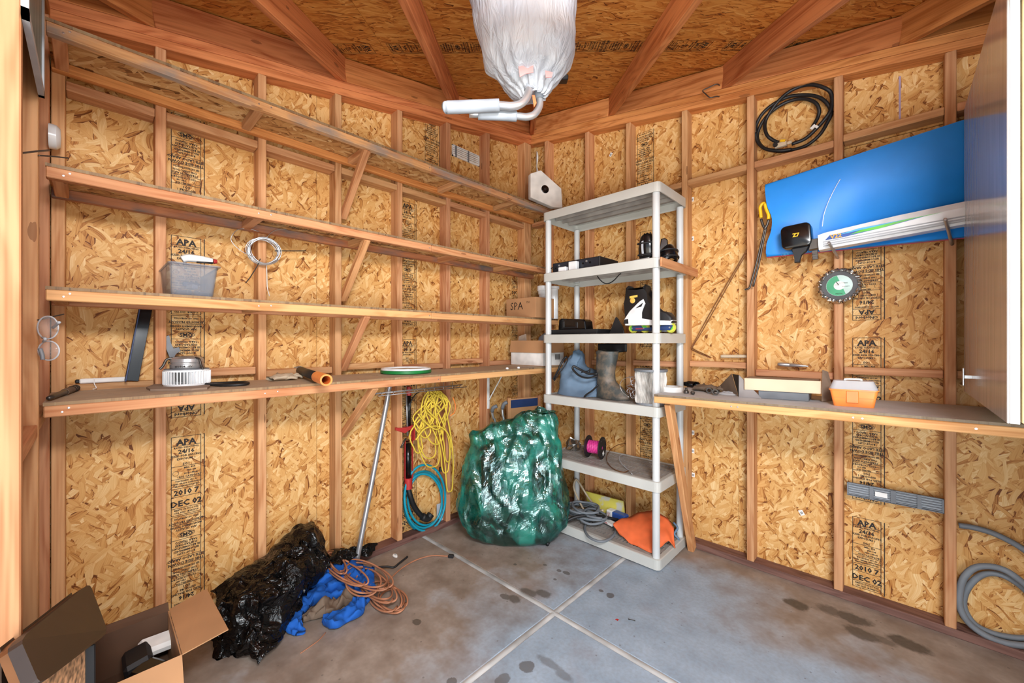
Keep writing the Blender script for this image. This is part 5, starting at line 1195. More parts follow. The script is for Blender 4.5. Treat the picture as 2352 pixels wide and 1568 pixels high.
for k in range(9):
    p_ = V((rnd.uniform(-.32, .32) * bw, rnd.uniform(-.34, .34) * bd, .02 + .022 * (k % 4)))
    tag(box('small_part', (-.03, -.012, -.01), (.03, .012, .01), ('grey_plastic', 'screen_grey', 'light_grey', 'navy')[k % 4], bn, .003, mbn @ T(p_) @ RZ(rnd.uniform(0, 3)) @ RX(rnd.uniform(-.4, .4))))
pg = empty('tool_pouch', mbn @ V((0, 0, .13)), 0, 'white tool packet with a red cap lying on top of the clear bin', 'packet')
a, b2 = LX(418, 596, .24), LX(488, 600, .24)
tube('packet_body', [a, a + (b2 - a) * .2 + V((0, 0, .008)), a + (b2 - a) * .6 + V((0, 0, .006)), b2], lambda t: .017 - .006 * abs(t - .4), 'label_white', pg, 10); tube('red_cap', [b2 + (b2 - a) * .04, b2 + (b2 - a) * .10, b2 + (b2 - a) * .16], lambda t: .012 - .004 * t, 'red_paint', pg, 10); tube('black_edge', [a + (b2 - a) * .45 + V((.015, 0, -.010)), b2 + V((.012, 0, -.009))], .004, 'black_matte', pg, 6, n=1)
# coil of galvanised wire on the stud
wc = empty('wire_coil', LX(605, 578, .03), 0, 'coil of galvanised wire with black cable ties hung on a left stud', 'wire coil')
cc = LX(606, 577, .035); cr = (LX(606, 546, .035) - LX(606, 609, .035)).length / 2
bm = bmesh.new()
for k in range(16):
    a0 = random.uniform(0, 6); r = cr * (.86 + .018 * (k % 8)); ox = .014 * math.sin(k * 1.9)
    bm_tube(bm, [cc + V((ox + .012 * math.sin(a + a0), (r + .004 * math.sin(2 * a + k)) * math.cos(a) * (1.0 + .02 * k % .08), r * math.sin(a))) for a in [2 * math.pi * i / 26 for i in range(26)]], .0019, 5, True)
obj('loops', bm, 'zinc', wc, smooth=True)
def LXs(l, x): return [LX(u, v, x) for u, v in l]
tube('loose_end', LXs([(588, 590), (560, 580), (536, 560), (531, 545), (545, 528), (570, 525), (595, 532)], .045), .0016, 'zinc', wc, 5); tube('loose_end', LXs([(612, 545), (630, 530), (655, 526), (680, 526), (686, 531)], .045), .0018, 'zinc', wc, 5); tube('loose_end', LXs([(612, 605), (613, 630), (614, 660), (619, 680)], .01), .0022, 'label_white', wc, 5)
for l in ([(598, 594), (590, 612), (575, 636), (564, 650)], [(631, 576), (650, 576), (680, 576), (703, 576)]): tube('cable_tie', LXs(l, .05), .0024, 'black_matte', wc, 6)
# white hexagonal box on the top shelf
hb_ = empty('hexagonal_box', (.27, -.12, ZS1), 0, 'white six-sided box with a black round opening on the top shelf in the corner', 'box')
dc = 3.36; hc = DP(1256, 436, dc); sc_h = dc / FPX
mh = axes(hc, (RT * .94 + FW * .34).normalized(), V((0, 0, 1)), (FW * -.94 + RT * .34).normalized())
hz0 = (ZS1 + .001 - hc.z)
hp = [((u - 1256) * sc_h * 1.06, (436 - v) * sc_h) for u, v in ((1218, 404), (1242, 393), (1291, 428), (1294, 472), (1272, 474), (1218, 458))]
hp = [(x, max(z, hz0)) for x, z in hp]
prism('carton', hp, -.05, .0, 'label_white', hb_, .002, mh)
lathe('round_opening', [(0, .004), (.028, .004), (.034, .001), (.034, 0), (0, 0)], 'black_gloss', hb_, 24, mh @ T(-.016, .004, .0005)); lathe('lens', [(0, .006), (.010, .006), (.012, .004), (0, .004)], 'black_matte', hb_, 16, mh @ T(-.016, .004, .0005))
# louvred vent high on the left wall; white stands in for sky showing through
vq = [LX(u, v, -OD + .004) for u, v in ((1038, 337), (1038, 361), (1100, 379), (1100, 353))]
vt = empty('wall_vent', vq[1], 0, 'small louvred vent high on the left wall near the corner, coloured white for the bright sky behind', 'vent')
y0, y1 = vq[0].y, vq[3].y; za, zb2 = (vq[1].z + vq[2].z) / 2, (vq[0].z + vq[3].z) / 2
boxes('frame', [((-OD, y0, za), (-OD + .012, y1, za + .006)), ((-OD, y0, zb2 - .006), (-OD + .012, y1, zb2)), ((-OD, y0, za), (-OD + .012, y0 + .008, zb2)), ((-OD, y1 - .008, za), (-OD + .012, y1, zb2))], 'white_paint', vt)
nl = 5
for k in range(nl):
    z = za + .008 + k * (zb2 - za - .012) / nl; box('louvre', (-OD + .002, y0 + .006, z), (-OD + .009, y1 - .006, z + .009), 'white_paint', vt)
for f in (.10, .55): box('mullion', (-OD + .003, y0 + (y1 - y0) * f, za), (-OD + .013, y0 + (y1 - y0) * (f + .05), zb2), 'grey_plastic', vt)
# under the bench: wire rack, pole, caulking gun, rope, hose
rk = empty('wire_rack', (.1, -1.2, 1.05), 0, 'thin wire rack hung below the left workbench', 'rack')
ry0, ry1 = LX(858, 900, .10).y, LX(1060, 900, .10).y; zr = 1.05
for x, z in ((.06, zr), (.16, zr), (.11, zr + .012)): tube('rail', [V((x, ry0, z)), V((x, ry1, z))], .0028, 'steel', rk, 6, n=1)
for k in range(9):
    y = ry0 + (ry1 - ry0) * (k + .3) / 9; tube('hanger', [V((.06, y, 1.128)), V((.06, y, zr)), V((.11, y, zr - .002)), V((.16, y, zr)), V((.16, y, zr + .02))], .0022, 'steel', rk, 5, n=1)
a, b2 = LX(894, 893, .045), LX(827, 1248, .075); b2 = a + (b2 - a) * ((a.z - .003) / (a.z - b2.z))
tag(tube('steel_pole', [b2, b2 + (a - b2) * .05, b2 + (a - b2) * .94, a + V((-.01, .005, .06))], .0155, 'steel', None, 16, n=5), 'bare steel pole leaning against the left wall under the bench', 'pole')
cg = empty('caulking_gun', LX(938, 1010, .0), 0, 'red and black caulking gun hanging below the left workbench', 'caulking gun')
xg = -.015
gz = lambda v: LX(937, v, xg).z
yg = LX(937, 1050, xg).y
tube('push_rod', [V((xg, yg - .012, gz(905))), V((xg + .004, yg - .005, gz(1000)))], .0055, 'steel', cg, 8, n=1)
tube('cartridge', [V((xg, yg, gz(1018))), V((xg, yg + .002, gz(1098)))], .020, 'black_gloss', cg, 16, n=1); tube('upper_tube', [V((xg, yg + .008, gz(893))), V((xg, yg + .008, gz(990)))], .014, 'black_gloss', cg, 12, n=1)
prism('head', [(-.028, gz(1012)), (.032, gz(1012)), (.034, gz(984)), (-.01, gz(986)), (-.035, gz(992)), (-.10, gz(982)), (-.10, gz(976)), (-.03, gz(980)), (.03, gz(976)), (.045, gz(990)), (.045, gz(1012))], -.014, .014, 'red_paint', cg, .003, axes(V((xg + .01, yg, 0)), V((0, 1, 0)), V((0, 0, 1)), V((1, 0, 0))))
tube('trigger', [V((xg + .02, yg - .03, gz(1004))), V((xg + .025, yg - .07, gz(1022)))], .006, 'dark_steel', cg, 6, n=1)
for dy in (-.027, .03): board('rail', V((xg + .006, yg + dy, gz(1010))), V((xg + .006, yg + dy * 1.05, gz(1100))), .014, .005, 'red_paint', cg, up=(0, 1, 0), bev=.001)
lathe('collar', [(0, 0), (.027, 0), (.027, .07), (.022, .075), (0, .075)], 'red_paint', cg, 20, T(xg, yg + .003, gz(1122)))
lathe('top_collar', [(0, 0), (.017, 0), (.017, .06), (0, .06)], 'red_paint', cg, 16, T(xg, yg + .008, gz(908)))
tube('flexible_spout', [V((xg, yg + .003, gz(1122)))] + LXs([(943, 1140), (950, 1160), (962, 1178), (975, 1190)], -.005), .018, 'rubber', cg, 12); tube('spout_end', LXs([(970, 1186), (982, 1190), (990, 1180)], .0), .026, 'black_matte', cg, 12)
# yellow extension rope in a loose hank
rp = empty('yellow_rope', LX(1000, 900, .05), 0, 'yellow cord gathered in a long loose hank hanging from the rack', 'rope')
bm = bmesh.new(); rnd = random.Random(5)
tops = (1000, 899)
for k, (ub, vb, w) in enumerate(((985, 1052, 34), (1010, 990, 26), (975, 1005, 30), (1022, 1085, 18), (1032, 1128, 16), (960, 1040, 22), (995, 960, 28), (1000, 1020, 36), (985, 975, 24), (1012, 940, 18), (990, 1072, 40), (1028, 1060, 14), (965, 985, 20))):
    x0 = .03 + .007 * (k % 5); tt = (994 + rnd.uniform(-10, 16), 899 + rnd.uniform(-3, 6))
    P = [LX(tt[0], tt[1], x0 + .02), LX(tt[0] - w * .5, tt[1] + (vb - tt[1]) * .22, x0 + .012), LX(ub - w * .75, tt[1] + (vb - tt[1]) * .65, x0), LX(ub - w * .35, vb - 8, x0), LX(ub + w * .1, vb, x0), LX(ub + w * .45, vb - 12, x0), LX(ub + w * .5, tt[1] + (vb - tt[1]) * .6, x0), LX(tt[0] + w * .55 + 8, tt[1] + (vb - tt[1]) * .2, x0 + .012), LX(tt[0] + 4, tt[1] + 1, x0 + .02)]
    bm_tube(bm, spline(P, 5), .0052, 6)
obj('hank', bm, 'rope_yellow', rp, smooth=True)
tube('wrap', LXs([(960, 950), (975, 968), (998, 985), (1010, 982), (1005, 965), (985, 945), (975, 930)], .075), .0055, 'rope_yellow', rp, 6); tube('wrap', LXs([(955, 1010), (975, 985), (1000, 978), (1020, 985), (1033, 1005), (1036, 1030)], .072), .0055, 'rope_yellow', rp, 6)
# turquoise hose coil standing on the sole plate
th_ = empty('turquoise_hose', LX(975, 1222, -.03), 0, 'turquoise air hose coiled against the left wall below the yellow cord', 'hose')
for k, (cu, cv, ru, rv) in enumerate(((974, 1152, 46, 70), (977, 1146, 40, 60), (972, 1150, 43, 62), (976, 1143, 47, 76))):
    xk = -.075 + .022 * k
    tube('hose_loop', [LX(cu + ru * math.cos(a), cv - rv * math.sin(a) * (1.0 if math.sin(a) > 0 else 1.0), xk) for a in [2 * math.pi * i / 20 for i in range(20)]], .0085, 'teal_hose', th_, 8, True, n=2)
lathe('coupling', [(0, 0), (.012, 0), (.012, .03), (0, .03)], 'black_matte', th_, 12, T(LX(1012, 1082, .0)))
tube('black_lead', LXs([(940, 945), (945, 920), (955, 905), (970, 898), (985, 900)], .04), .004, 'rubber', rk, 6); 
hk = tag(tube('orange_lead', LXs([(1040, 912), (1046, 930), (1044, 946), (1034, 955)], .05), .004, 'orange_plastic', None, 6), 'short orange lead hooked on the end of the wire rack', 'cord')
sw = LXs([(1003, 1190), (1003, 1158), (1024, 1150), (1024, 1196)], -.05)
tag(slab3('saw_blade', sw + LXs([(1019, 1192), (1014, 1197), (1009, 1191)], -.05), (.002, 0, 0), 'light_grey', None), 'pale steel saw blade standing behind the turquoise hose', 'saw')
# ------------------------------------------------------------------ short front wall at the left edge
pn = empty('framed_panel', (.74, YF, 2.13), 0, 'framed blue-green panel fixed across the front wall studs near the roof', 'panel')
b = NB('sea_glass'); b.out(Base_Color=b.ramp(b.noise(b.vmath('MULTIPLY', b.obco(), (30, 3, 3)), 1, 2), [(.35, srgb(70, 104, 112)), (.65, srgb(130, 156, 160))]), Roughness=.4)
box('pane', (.53, YF + .002, 2.15), (.945, YF + .008, 2.43), b.m, pn)
boxes('frame', [((.512, YF + .0005, 2.13), (.965, YF + .013, 2.15)), ((.512, YF + .0005, 2.43), (.965, YF + .013, 2.45)), ((.512, YF + .0005, 2.13), (.53, YF + .013, 2.45)), ((.945, YF + .0005, 2.13), (.965, YF + .013, 2.45))], 'light_grey', pn)
dm = axes(V((.075, YF + .0005, 2.165)), V((1, 0, 0)), V((0, 0, -1)), V((0, 1, 0))) 
tag(lathe('smoke_alarm', [(0, .032), (.034, .030), (.045, .020), (.047, 0), (0, 0)], 'white_gloss', None, 28, dm), 'small round white alarm on the front wall above the second shelf', 'alarm')
for l, lab in (((DP(46, 352, .955), DP(80, 348, 1.0), DP(114, 345, 1.05)), 'long thin nail sticking out of the nearest post'), ((DP(88, 357, 1.232), DP(120, 359, 1.27), DP(157, 363, 1.31)), 'long thin nail sticking out above the second shelf')):
    tag(tube('long_nail', l, .0022, 'dark_steel', None, 6), lab, 'nail', 'long nails in the front wall posts')
sg = empty('safety_glasses', DP(112, 780, 1.2), 0, 'clear safety glasses hanging from a nail on the front wall', 'safety glasses')
tube('nail', [DP(86, 735, 1.235), DP(147, 721, 1.29)], .002, 'dark_steel', sg, 6, n=1)
for (cu, cv, ru, rv) in ((110, 752, 24, 26), (112, 805, 24, 22)):
    c = DP(cu, cv, 1.22)
    def lens(s_, t_, c=c, ru=ru, rv=rv):
        a = s_ * 2 * math.pi; r = t_; k = 1.22 / FPX; return c + RT * (ru * k * r * math.cos(a)) + V((0, 0, rv * k * r * math.sin(a))) - FW * (.02 * (1 - r * r))
    obj('lens', grid_mesh(24, 5, lens, True), 'lens_clear', sg, smooth=True)
    tube('lens_rim', [lens(i / 20, 1) for i in range(20)], .0022, 'clear_plastic', sg, 6, True, n=2)
tube('temple', [DP(122, 752, 1.2), DP(134, 742, 1.18), DP(137, 738, 1.18)], .004, 'light_grey', sg, 6); tube('bridge', [DP(98, 775, 1.21), DP(104, 778, 1.2), DP(100, 784, 1.21)], .004, 'light_grey', sg, 6); tube('temple', [DP(92, 800, 1.2), DP(97, 815, 1.2), DP(98, 826, 1.2)], .005, 'grey_plastic', sg, 6)
# ------------------------------------------------------------------ bundle wrapped in green film, in the corner
b = NB('green_film'); co = b.obco()
st1 = b.noise(b.vmath('MULTIPLY', co, (22, 22, 5)), 1.0, 3.0, .6, 1.2); st2 = b.noise(b.vmath('MULTIPLY', co, (55, 55, 38)), 1.0, 2.0, .6, 1.0)
h = b.math('ADD', b.math('MULTIPLY', b.math('ABSOLUTE', b.math('SUBTRACT', st1, .5)), 1.0), b.math('MULTIPLY', b.math('ABSOLUTE', b.math('SUBTRACT', st2, .5)), .45))
lay = b.noise(b.vmath('MULTIPLY', co, (6, 6, 4)), 1.0, 3.0, .6, .8)
tr = b.n('ShaderNodeBsdfTransparent'); tr.inputs[0].default_value = srgb(110, 220, 200)
mx = b.n('ShaderNodeMixShader'); b.set(mx.inputs[0], b.ramp(lay, [(.42, (.93, .93, .93, 1)), (.62, (.62, .62, .62, 1))]))
gl_ = b.n('ShaderNodeBsdfGlossy'); gl_.inputs['Roughness'].default_value = .06; gl_.inputs[0].default_value = (.75, .95, .92, 1)
b.out(Base_Color=b.ramp(lay, [(.35, srgb(10, 118, 108)), (.65, srgb(56, 200, 176))]), Roughness=.25); bn_ = b.bump(h, .35, .01); b.t.links.new(bn_.outputs[0], gl_.inputs['Normal'])
mx2 = b.n('ShaderNodeMixShader'); fz = b.n('ShaderNodeFresnel', i_IOR=2.1); b.t.links.new(bn_.outputs[0], fz.inputs['Normal']); b.set(mx2.inputs[0], fz.outputs[0])
b.t.links.new(b.p.outputs[0], mx.inputs[1]); b.t.links.new(tr.outputs[0], mx.inputs[2]); b.t.links.new(mx.outputs[0], mx2.inputs[1]); b.t.links.new(gl_.outputs[0], mx2.inputs[2]); b.t.links.new(mx2.outputs[0], b.t.nodes['Material Output'].inputs[0])
wd = empty('wrapped_machine', (.40, -.52, 0), 0, 'bulky machine with wheels wrapped in shiny green plastic film in the corner', 'wrapped bundle')
FWn, RTn = FW, RT
dW = 2.86; kx = dW / FPX
ctr = CAM + FW * dW; 
def wp(u, z, dep): return V((ctr.x, ctr.y, 0)) + RT * ((u - CX) * kx) + FW * dep + V((0, 0, z))
prof = [  # z, left u, right u, front depth, back depth
    (.004, 1128, 1245, -.16, .04), (.04, 1085, 1275, -.19, .06), (.10, 1060, 1293, -.20, .08), (.18, 1052, 1305, -.20, .08), (.28, 1056, 1304, -.19, .09), (.40, 1065, 1299, -.17, .09), (.55, 1074, 1291, -.13, .09), (.66, 1078, 1284, -.09, .09), (.72, 1082, 1280, -.06, .09), (.765, 1118, 1282, -.05, .09), (.83, 1165, 1283, -.04, .08), (.875, 1205, 1278, -.02, .07)]
rows = []
for z, ul, ur, f_, k_ in prof:
    um, w = (ul + ur) / 2, (ur - ul) / 2; dm_, dd_ = (f_ + k_) / 2, (k_ - f_) / 2; row = []
    for i in range(20):
        a = 2 * math.pi * i / 20; ca, sa_ = math.cos(a), math.sin(a); ca = math.copysign(abs(ca) ** .7, ca); sa_ = math.copysign(abs(sa_) ** .7, sa_)
        row.append(wp(um + w * ca, z, dm_ + dd_ * sa_))
    rows.append(row)
def v3(p, sc, o=3): return V((fbm(p, sc, o), fbm(p + V((5, 2, 1)), sc, o), fbm(p + V((1, 8, 3)), sc, o)))
def wf_(p, s_, t_):
    st = V((p.x * 3.2, p.y * 3.2, p.z * .7))
    q = p + (v3(p, 5, 2) * .034 + v3(st, 6, 1) * .020 + v3(V((p.x * 1.5 + p.z, p.y * 1.5 + p.z, p.z * 1.2)), 15, 1) * .006) * min(1, t_ * 6); q.z = max(q.z, .002); return q
bm = loft(rows, 170, True, wf_, 9); tops = [v for v in bm.verts if v.is_boundary and v.co.z > .5]
obj('film', bm, b.m, wd)
bm = bmesh.new(); cap = sorted(tops and [v.co.copy() for v in []], key=lambda c: 0); bm.free()
obj('film_top', loft([rows[-1], [p_ * .5 + wp(1240, .892, .025) * .5 for p_ in rows[-1]], [wp(1240 + 2 * math.cos(i), .90, .025 + .004 * math.sin(i)) for i in range(20)]], 90, True, crump(.018, 22, 4), 8), b.m, wd)
# machine inside the film: two spoked wheels and a dark engine block
plain('machine_dark', (12, 18, 30), .35, .2); plain('machine_green', (40, 120, 104), .4)
mw1 = axes(wp(1186, .25, -.085), RT, (V((0, 0, 1)) + FW * .25).normalized(), (V((0, 0, .25)) - FW).normalized())
def torus(name, R_, r_, mat, parent, m, n=36, k=10): 
    return obj(name, grid_mesh(n, k, lambda s_, t_: V(((R_ + r_ * math.cos(t_ * 6.2832)) * math.cos(s_ * 6.2832), (R_ + r_ * math.cos(t_ * 6.2832)) * math.sin(s_ * 6.2832), r_ * math.sin(t_ * 6.2832))), True), mat, parent, m, smooth=True)
torus('tyre', .175, .034, 'machine_dark', wd, mw1); lathe('hub', [(0, .03), (.03, .03), (.04, 0), (0, 0)], 'grey_plastic', wd, 20, mw1)
for k in range(6):
    a = k * math.pi / 3; tube('spoke', [mw1 @ V((.05 * math.cos(a), .05 * math.sin(a), .01)), mw1 @ V((.165 * math.cos(a), .165 * math.sin(a), .01))], .012, 'machine_dark', wd, 8, n=1)
lathe('wheel_disc', [(0, .004), (.165, .004), (.165, -.02), (0, -.02)], 'machine_dark', wd, 28, mw1)
mwb = axes(wp(1186, .0, .0), RT, FW, V((0, 0, 1)))
box('engine_block', (-.25, -.04, .08), (.26, .055, .60), 'machine_dark', wd, .05, mwb); box('housing', (-.14, -.035, .5), (.16, .05, .72), 'machine_dark', wd, .05, mwb); box('column', (.12, -.03, .6), (.24, .05, .84), 'machine_green', wd, .04, mwb); box('side_frame', (-.32, -.02, .10), (-.25, .05, .60), 'machine_green', wd, .03, mwb)
mw2 = axes(wp(1190, .63, -.04), RT, V((0, 0, 1)), -FW); lathe('round_cover', [(0, .03), (.06, .03), (.075, 0), (0, 0)], 'black_gloss', wd, 24, mw2 @ T(.06, .02, 0)); lathe('round_cover', [(0, .03), (.075, .03), (.09, 0), (0, 0)], 'black_gloss', wd, 24, mw2 @ T(-.07, .0, -.02))
# hand truck handles and a crate behind the bundle
ht = empty('hand_truck', (.12, -.42, 0), 0, 'hand truck with bent steel handles standing behind the green bundle', 'hand truck')
hk1 = [LX(u, v, x) for u, v, x in ((1138, 985, .10), (1133, 960, .09), (1130, 945, .085), (1133, 936, .10), (1142, 932, .125))]; hk2 = [LX(u, v, x) for u, v, x in ((1158, 985, .13), (1155, 955, .12), (1154, 938, .115), (1157, 928, .13), (1165, 923, .15))]
for hkx in (hk1, hk2):
    base_ = hkx[0].copy(); base_.z = .02; tube('upright', [base_, hkx[0]] + hkx[1:], .011, 'steel', ht, 10, n=4)
    tube('grip', hkx[-3:], .015, 'grey_plastic', ht, 10, n=4)
boxes('toe_plate', [((.03, -.50, 0.002), (.20, -.30, .012))], 'dark_steel', ht)
cr_ = empty('wooden_crate', (.17, -.1, 0), 0, 'upright wooden panel with a navy blue band behind the green bundle', 'crate')
c0, c1 = LX(1166, 960, .14), LX(1240, 955, .22); cxv = (c1 - c0); cxv.z = 0; mcr = frame(V((c0.x, c0.y, 0)), cxv); cw = cxv.length; czt = LX(1200, 911, .18).z
box('panel', (0.02, 0, .002), (cw - .02, .015, czt - .01), 'cardboard', cr_, .002, mcr)
board('frame_post', mcr @ V((.012, .004, .002)), mcr @ V((.012, .004, czt)), .03, .026, 'stud_wood', cr_, up=cxv); board('frame_post', mcr @ V((cw - .012, .004, .002)), mcr @ V((cw - .012, .004, czt)), .03, .026, 'stud_wood', cr_, up=cxv)
box('label_band', (.03, -.003, czt - .085), (cw - .025, -.0005, czt - .02), 'navy', cr_, 0, mcr)
# ------------------------------------------------------------------ black plastic bag, blue cloth, cords
b = NB('black_film'); h2 = b.noise(b.vmath('MULTIPLY', b.obco(), (9, 9, 9)), 1.0, 4.0, .6, 1.0); b.out(Base_Color=srgb(11, 10, 10), Roughness=.2); b.p.inputs['Specular IOR Level'].default_value = .38; b.bump(h2, .8, .04)
bag = empty('black_plastic_bag', (.25, -2.1, 0), 0, 'large crumpled black plastic bag slumped on the floor against the left wall', 'plastic bag')
top_ = [LX(u, v, .025) for u, v in ((478, 1352), (530, 1322), (590, 1282), (640, 1240), (690, 1205), (722, 1206), (742, 1238), (752, 1268))]
m1_ = [LX(u, v, x) for u, v, x in ((482, 1365, .06), (530, 1345, .14), (590, 1310, .18), (640, 1275, .20), (690, 1240, .18), (722, 1240, .14), (745, 1262, .10), (758, 1282, .08))]
m2_ = [LX(u, v, x) for u, v, x in ((488, 1400, .16), (530, 1390, .26), (580, 1370, .32), (630, 1345, .33), (680, 1315, .30), (715, 1300, .25), (742, 1300, .18), (762, 1300, .13))]
m3_ = [FZ(u, v, z) for u, v, z in ((494, 1450, .06), (530, 1450, .10), (570, 1440, .13), (610, 1420, .15), (655, 1385, .15), (695, 1350, .13), (725, 1330, .08), (756, 1312, .03))]
bt_ = [FZ(u, v, .003) for u, v in ((502, 1512), (530, 1508), (562, 1506), (615, 1512), (640, 1470), (680, 1400), (715, 1360), (750, 1325))]
def bagfn(p, s_, t_):
    e = .45 + .55 * math.sin(min(1, t_ * 1.6) * math.pi / 2); q = p + (v3(p, 5, 3) * .055 + v3(V((p.x * 1.2, p.y * 2.6, p.z)), 11, 3) * .026 + v3(p, 30, 2) * .005) * e; q.z = max(q.z, .003); q.x = max(q.x, .012); return q
obj('bag_body', loft([top_, m1_, m2_, m3_, bt_], 130, False, bagfn, 16), b.m, bag)
tl0 = [LX(u, v, .02) for u, v in ((758, 1262), (790, 1262), (825, 1258), (866, 1252))]; tl1 = [LX(u, v, x) for u, v, x in ((762, 1290, .14), (795, 1288, .12), (830, 1280, .10), (864, 1262, .06))]
obj('bag_neck', loft([tl0, [(p_ + q_) / 2 + V((0, 0, .03)) for p_, q_ in zip(tl0, tl1)], tl1], 44, False, crump(.03, 14, 8), 12), b.m, bag)
def ribbon(bm, px, w, hgt, seed):
    P = spline([FZ(u, v, z) for u, v, z in px], 14); N = len(P); G = []
    for i, p_ in enumerate(P):
        t_ = (P[min(N - 1, i + 1)] - P[max(0, i - 1)]).normalized(); s_ = V((-t_.y, t_.x, 0)); s_ = s_.normalized() if s_.length > 0 else V((1, 0, 0)); taper = min(1, 4 * min(i, N - 1 - i) / N + .45)
        row = []
        for k in range(25):
            a = 2 * math.pi * k / 24; q = p_ + s_ * (w * taper * math.cos(a)) + V((0, 0, hgt * taper * (math.sin(a) * .5 + .5)))
            n = fbm(q + V((seed, 0, 0)), 10, 3); r2 = fbm(V((q.x * 3, q.y, seed)), 13, 2); q = q + V((n * .03, fbm(q + V((0, seed, 2)), 10, 3) * .03, (abs(n) * .05 + abs(r2) * .035) * (1 if math.sin(a) > 0 else .2))); q.z = max(q.z, .003); row.append(bm.verts.new(q))
        G.append(row)
    for i in range(N - 1):
        for k in range(24): bm.faces.new((G[i][k], G[i][k + 1], G[i + 1][k + 1], G[i + 1][k]))
    bm.faces.new(G[0][:24]); bm.faces.new(list(reversed(G[-1][:24])))
bc = empty('blue_cloth', FZ(740, 1400), 0, 'rumpled bright blue cloth beside the black bag on the floor', 'cloth')
bm = bmesh.new()
ribbon(bm, ((690, 1462, .0), (672, 1445, .0), (680, 1415, .0), (715, 1388, .0), (760, 1372, .005), (805, 1352, .005), (845, 1330, .0)), .048, .03, 1)
ribbon(bm, ((745, 1425, .0), (775, 1428, .0), (808, 1415, .0), (830, 1390, .0), (842, 1360, .0), (838, 1330, .0), (815, 1308, .0)), .05, .028, 4)
ribbon(bm, ((712, 1352, .02), (738, 1340, .03), (765, 1330, .02), (800, 1318, .01), (830, 1312, .0)), .065, .05, 9)
ribbon(bm, ((720, 1372, .01), (760, 1352, .02), (800, 1336, .02), (836, 1340, .0)), .05, .04, 13)
obj('folds', bm, 'blue_cloth', bc, smooth=True)
bm = bmesh.new(); ribbon(bm, ((700, 1425, .0), (740, 1412, .0), (790, 1392, .0), (825, 1372, .0)), .03, .03, 6); tag(obj('brown_cloth', bm, 'brown_leather', smooth=True), 'brown cloth strip folded under the blue cloth', 'cloth')
cc_ = empty('extension_cord', FZ(840, 1340), 0, 'tangled brown extension cord heaped on the floor', 'cord')
bm = bmesh.new(); rnd = random.Random(21)
def floop(cu, cv, ru, rv, rot, n, z0):
    P = []
    for k in range(n):
        a = 2 * math.pi * k / 12; j = 1 + .15 * math.sin(k * .7); x = ru * j * math.cos(a); y = rv * j * math.sin(a); u = cu + x * math.cos(rot) - y * math.sin(rot); v = cv + x * math.sin(rot) + y * math.cos(rot)
        P.append(FZ(u, v, z0 + .022 * (.5 + .5 * math.sin(k * 1.3))))
    return P
for a in ((772, 1290, 30, 14, .9, 26, .10), (790, 1310, 55, 20, .5, 22, .09), (840, 1320, 58, 26, .35, 30, .07), (860, 1345, 52, 24, .6, 30, .04), (900, 1378, 32, 26, .2, 26, .006), (880, 1365, 42, 30, .7, 20, .01), (830, 1335, 40, 30, .1, 22, .06)):
    bm_tube(bm, spline(floop(*a), 3), .0048, 6)
obj('tangle', bm, 'cord_brown', cc_, smooth=True)
tube('lead_out', [FZ(u, v, z) for u, v, z in ((880, 1350, .02), (900, 1325, .012), (925, 1303, .008), (955, 1286, .006), (990, 1276, .006), (1030, 1277, .006))], .0042, 'cord_brown', cc_, 6)
mp_ = frame(FZ(1036, 1277, .010), FZ(1044, 1278, .01) - FZ(1030, 1277, .01)); box('plug', (-.018, -.012, -.009), (.018, .012, .010), 'black_matte', cc_, .004, mp_)
tag(tube('power_lead', [FZ(u, v, z) for u, v, z in ((868, 1302, .03), (890, 1301, .02), (905, 1302, .012), (918, 1292, .02), (936, 1278, .03))], .006, 'rubber', None, 8), 'short black cord with a raised end beside the brown cord', 'cord')
tag(tube('twig', [FZ(u, v, .003) for u, v in ((690, 1500), (710, 1486), (732, 1470), (748, 1452))], .0022, 'cord_brown', None, 5), 'thin brown twig on the floor below the blue cloth', 'twig')
# ------------------------------------------------------------------ open carton and tipped cabinet in the near corner
oc = empty('open_carton', (.47, -2.7, 0), 0, 'open cardboard carton on the floor beside the black plastic bag', 'box')
X0, X1, Y0, Y1, HB = .305, .64, -2.80, -2.565, .30
box('base', (X0, Y0, .001), (X1, Y1, .006), 'cardboard', oc)
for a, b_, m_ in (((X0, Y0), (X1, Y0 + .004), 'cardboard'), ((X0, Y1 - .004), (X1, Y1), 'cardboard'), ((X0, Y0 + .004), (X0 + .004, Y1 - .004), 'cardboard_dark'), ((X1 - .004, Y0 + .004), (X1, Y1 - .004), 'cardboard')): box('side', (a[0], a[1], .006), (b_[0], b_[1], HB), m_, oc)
slab3('flap', [V((X0, Y1 + .001, HB)), V((X1, Y1 + .001, HB)), V((X1 - .01, Y1 + .135, HB + .012)), V((X0 - .02, Y1 + .125, HB + .02))], (0, 0, .004), 'cardboard', oc)
slab3('flap', [V((X1 + .001, Y0, HB)), V((X1 + .001, Y1, HB)), V((X1 + .07, Y1, HB - .12)), V((X1 + .07, Y0, HB - .12))], (0, 0, .004), 'cardboard', oc)
slab3('flap', [V((X0 - .001, Y0, HB)), V((X0 - .001, Y1, HB)), V((X0 - .03, Y1, HB + .02)), V((X0 - .03, Y0, HB + .015))], (.004, 0, 0), 'cardboard_dark', oc)
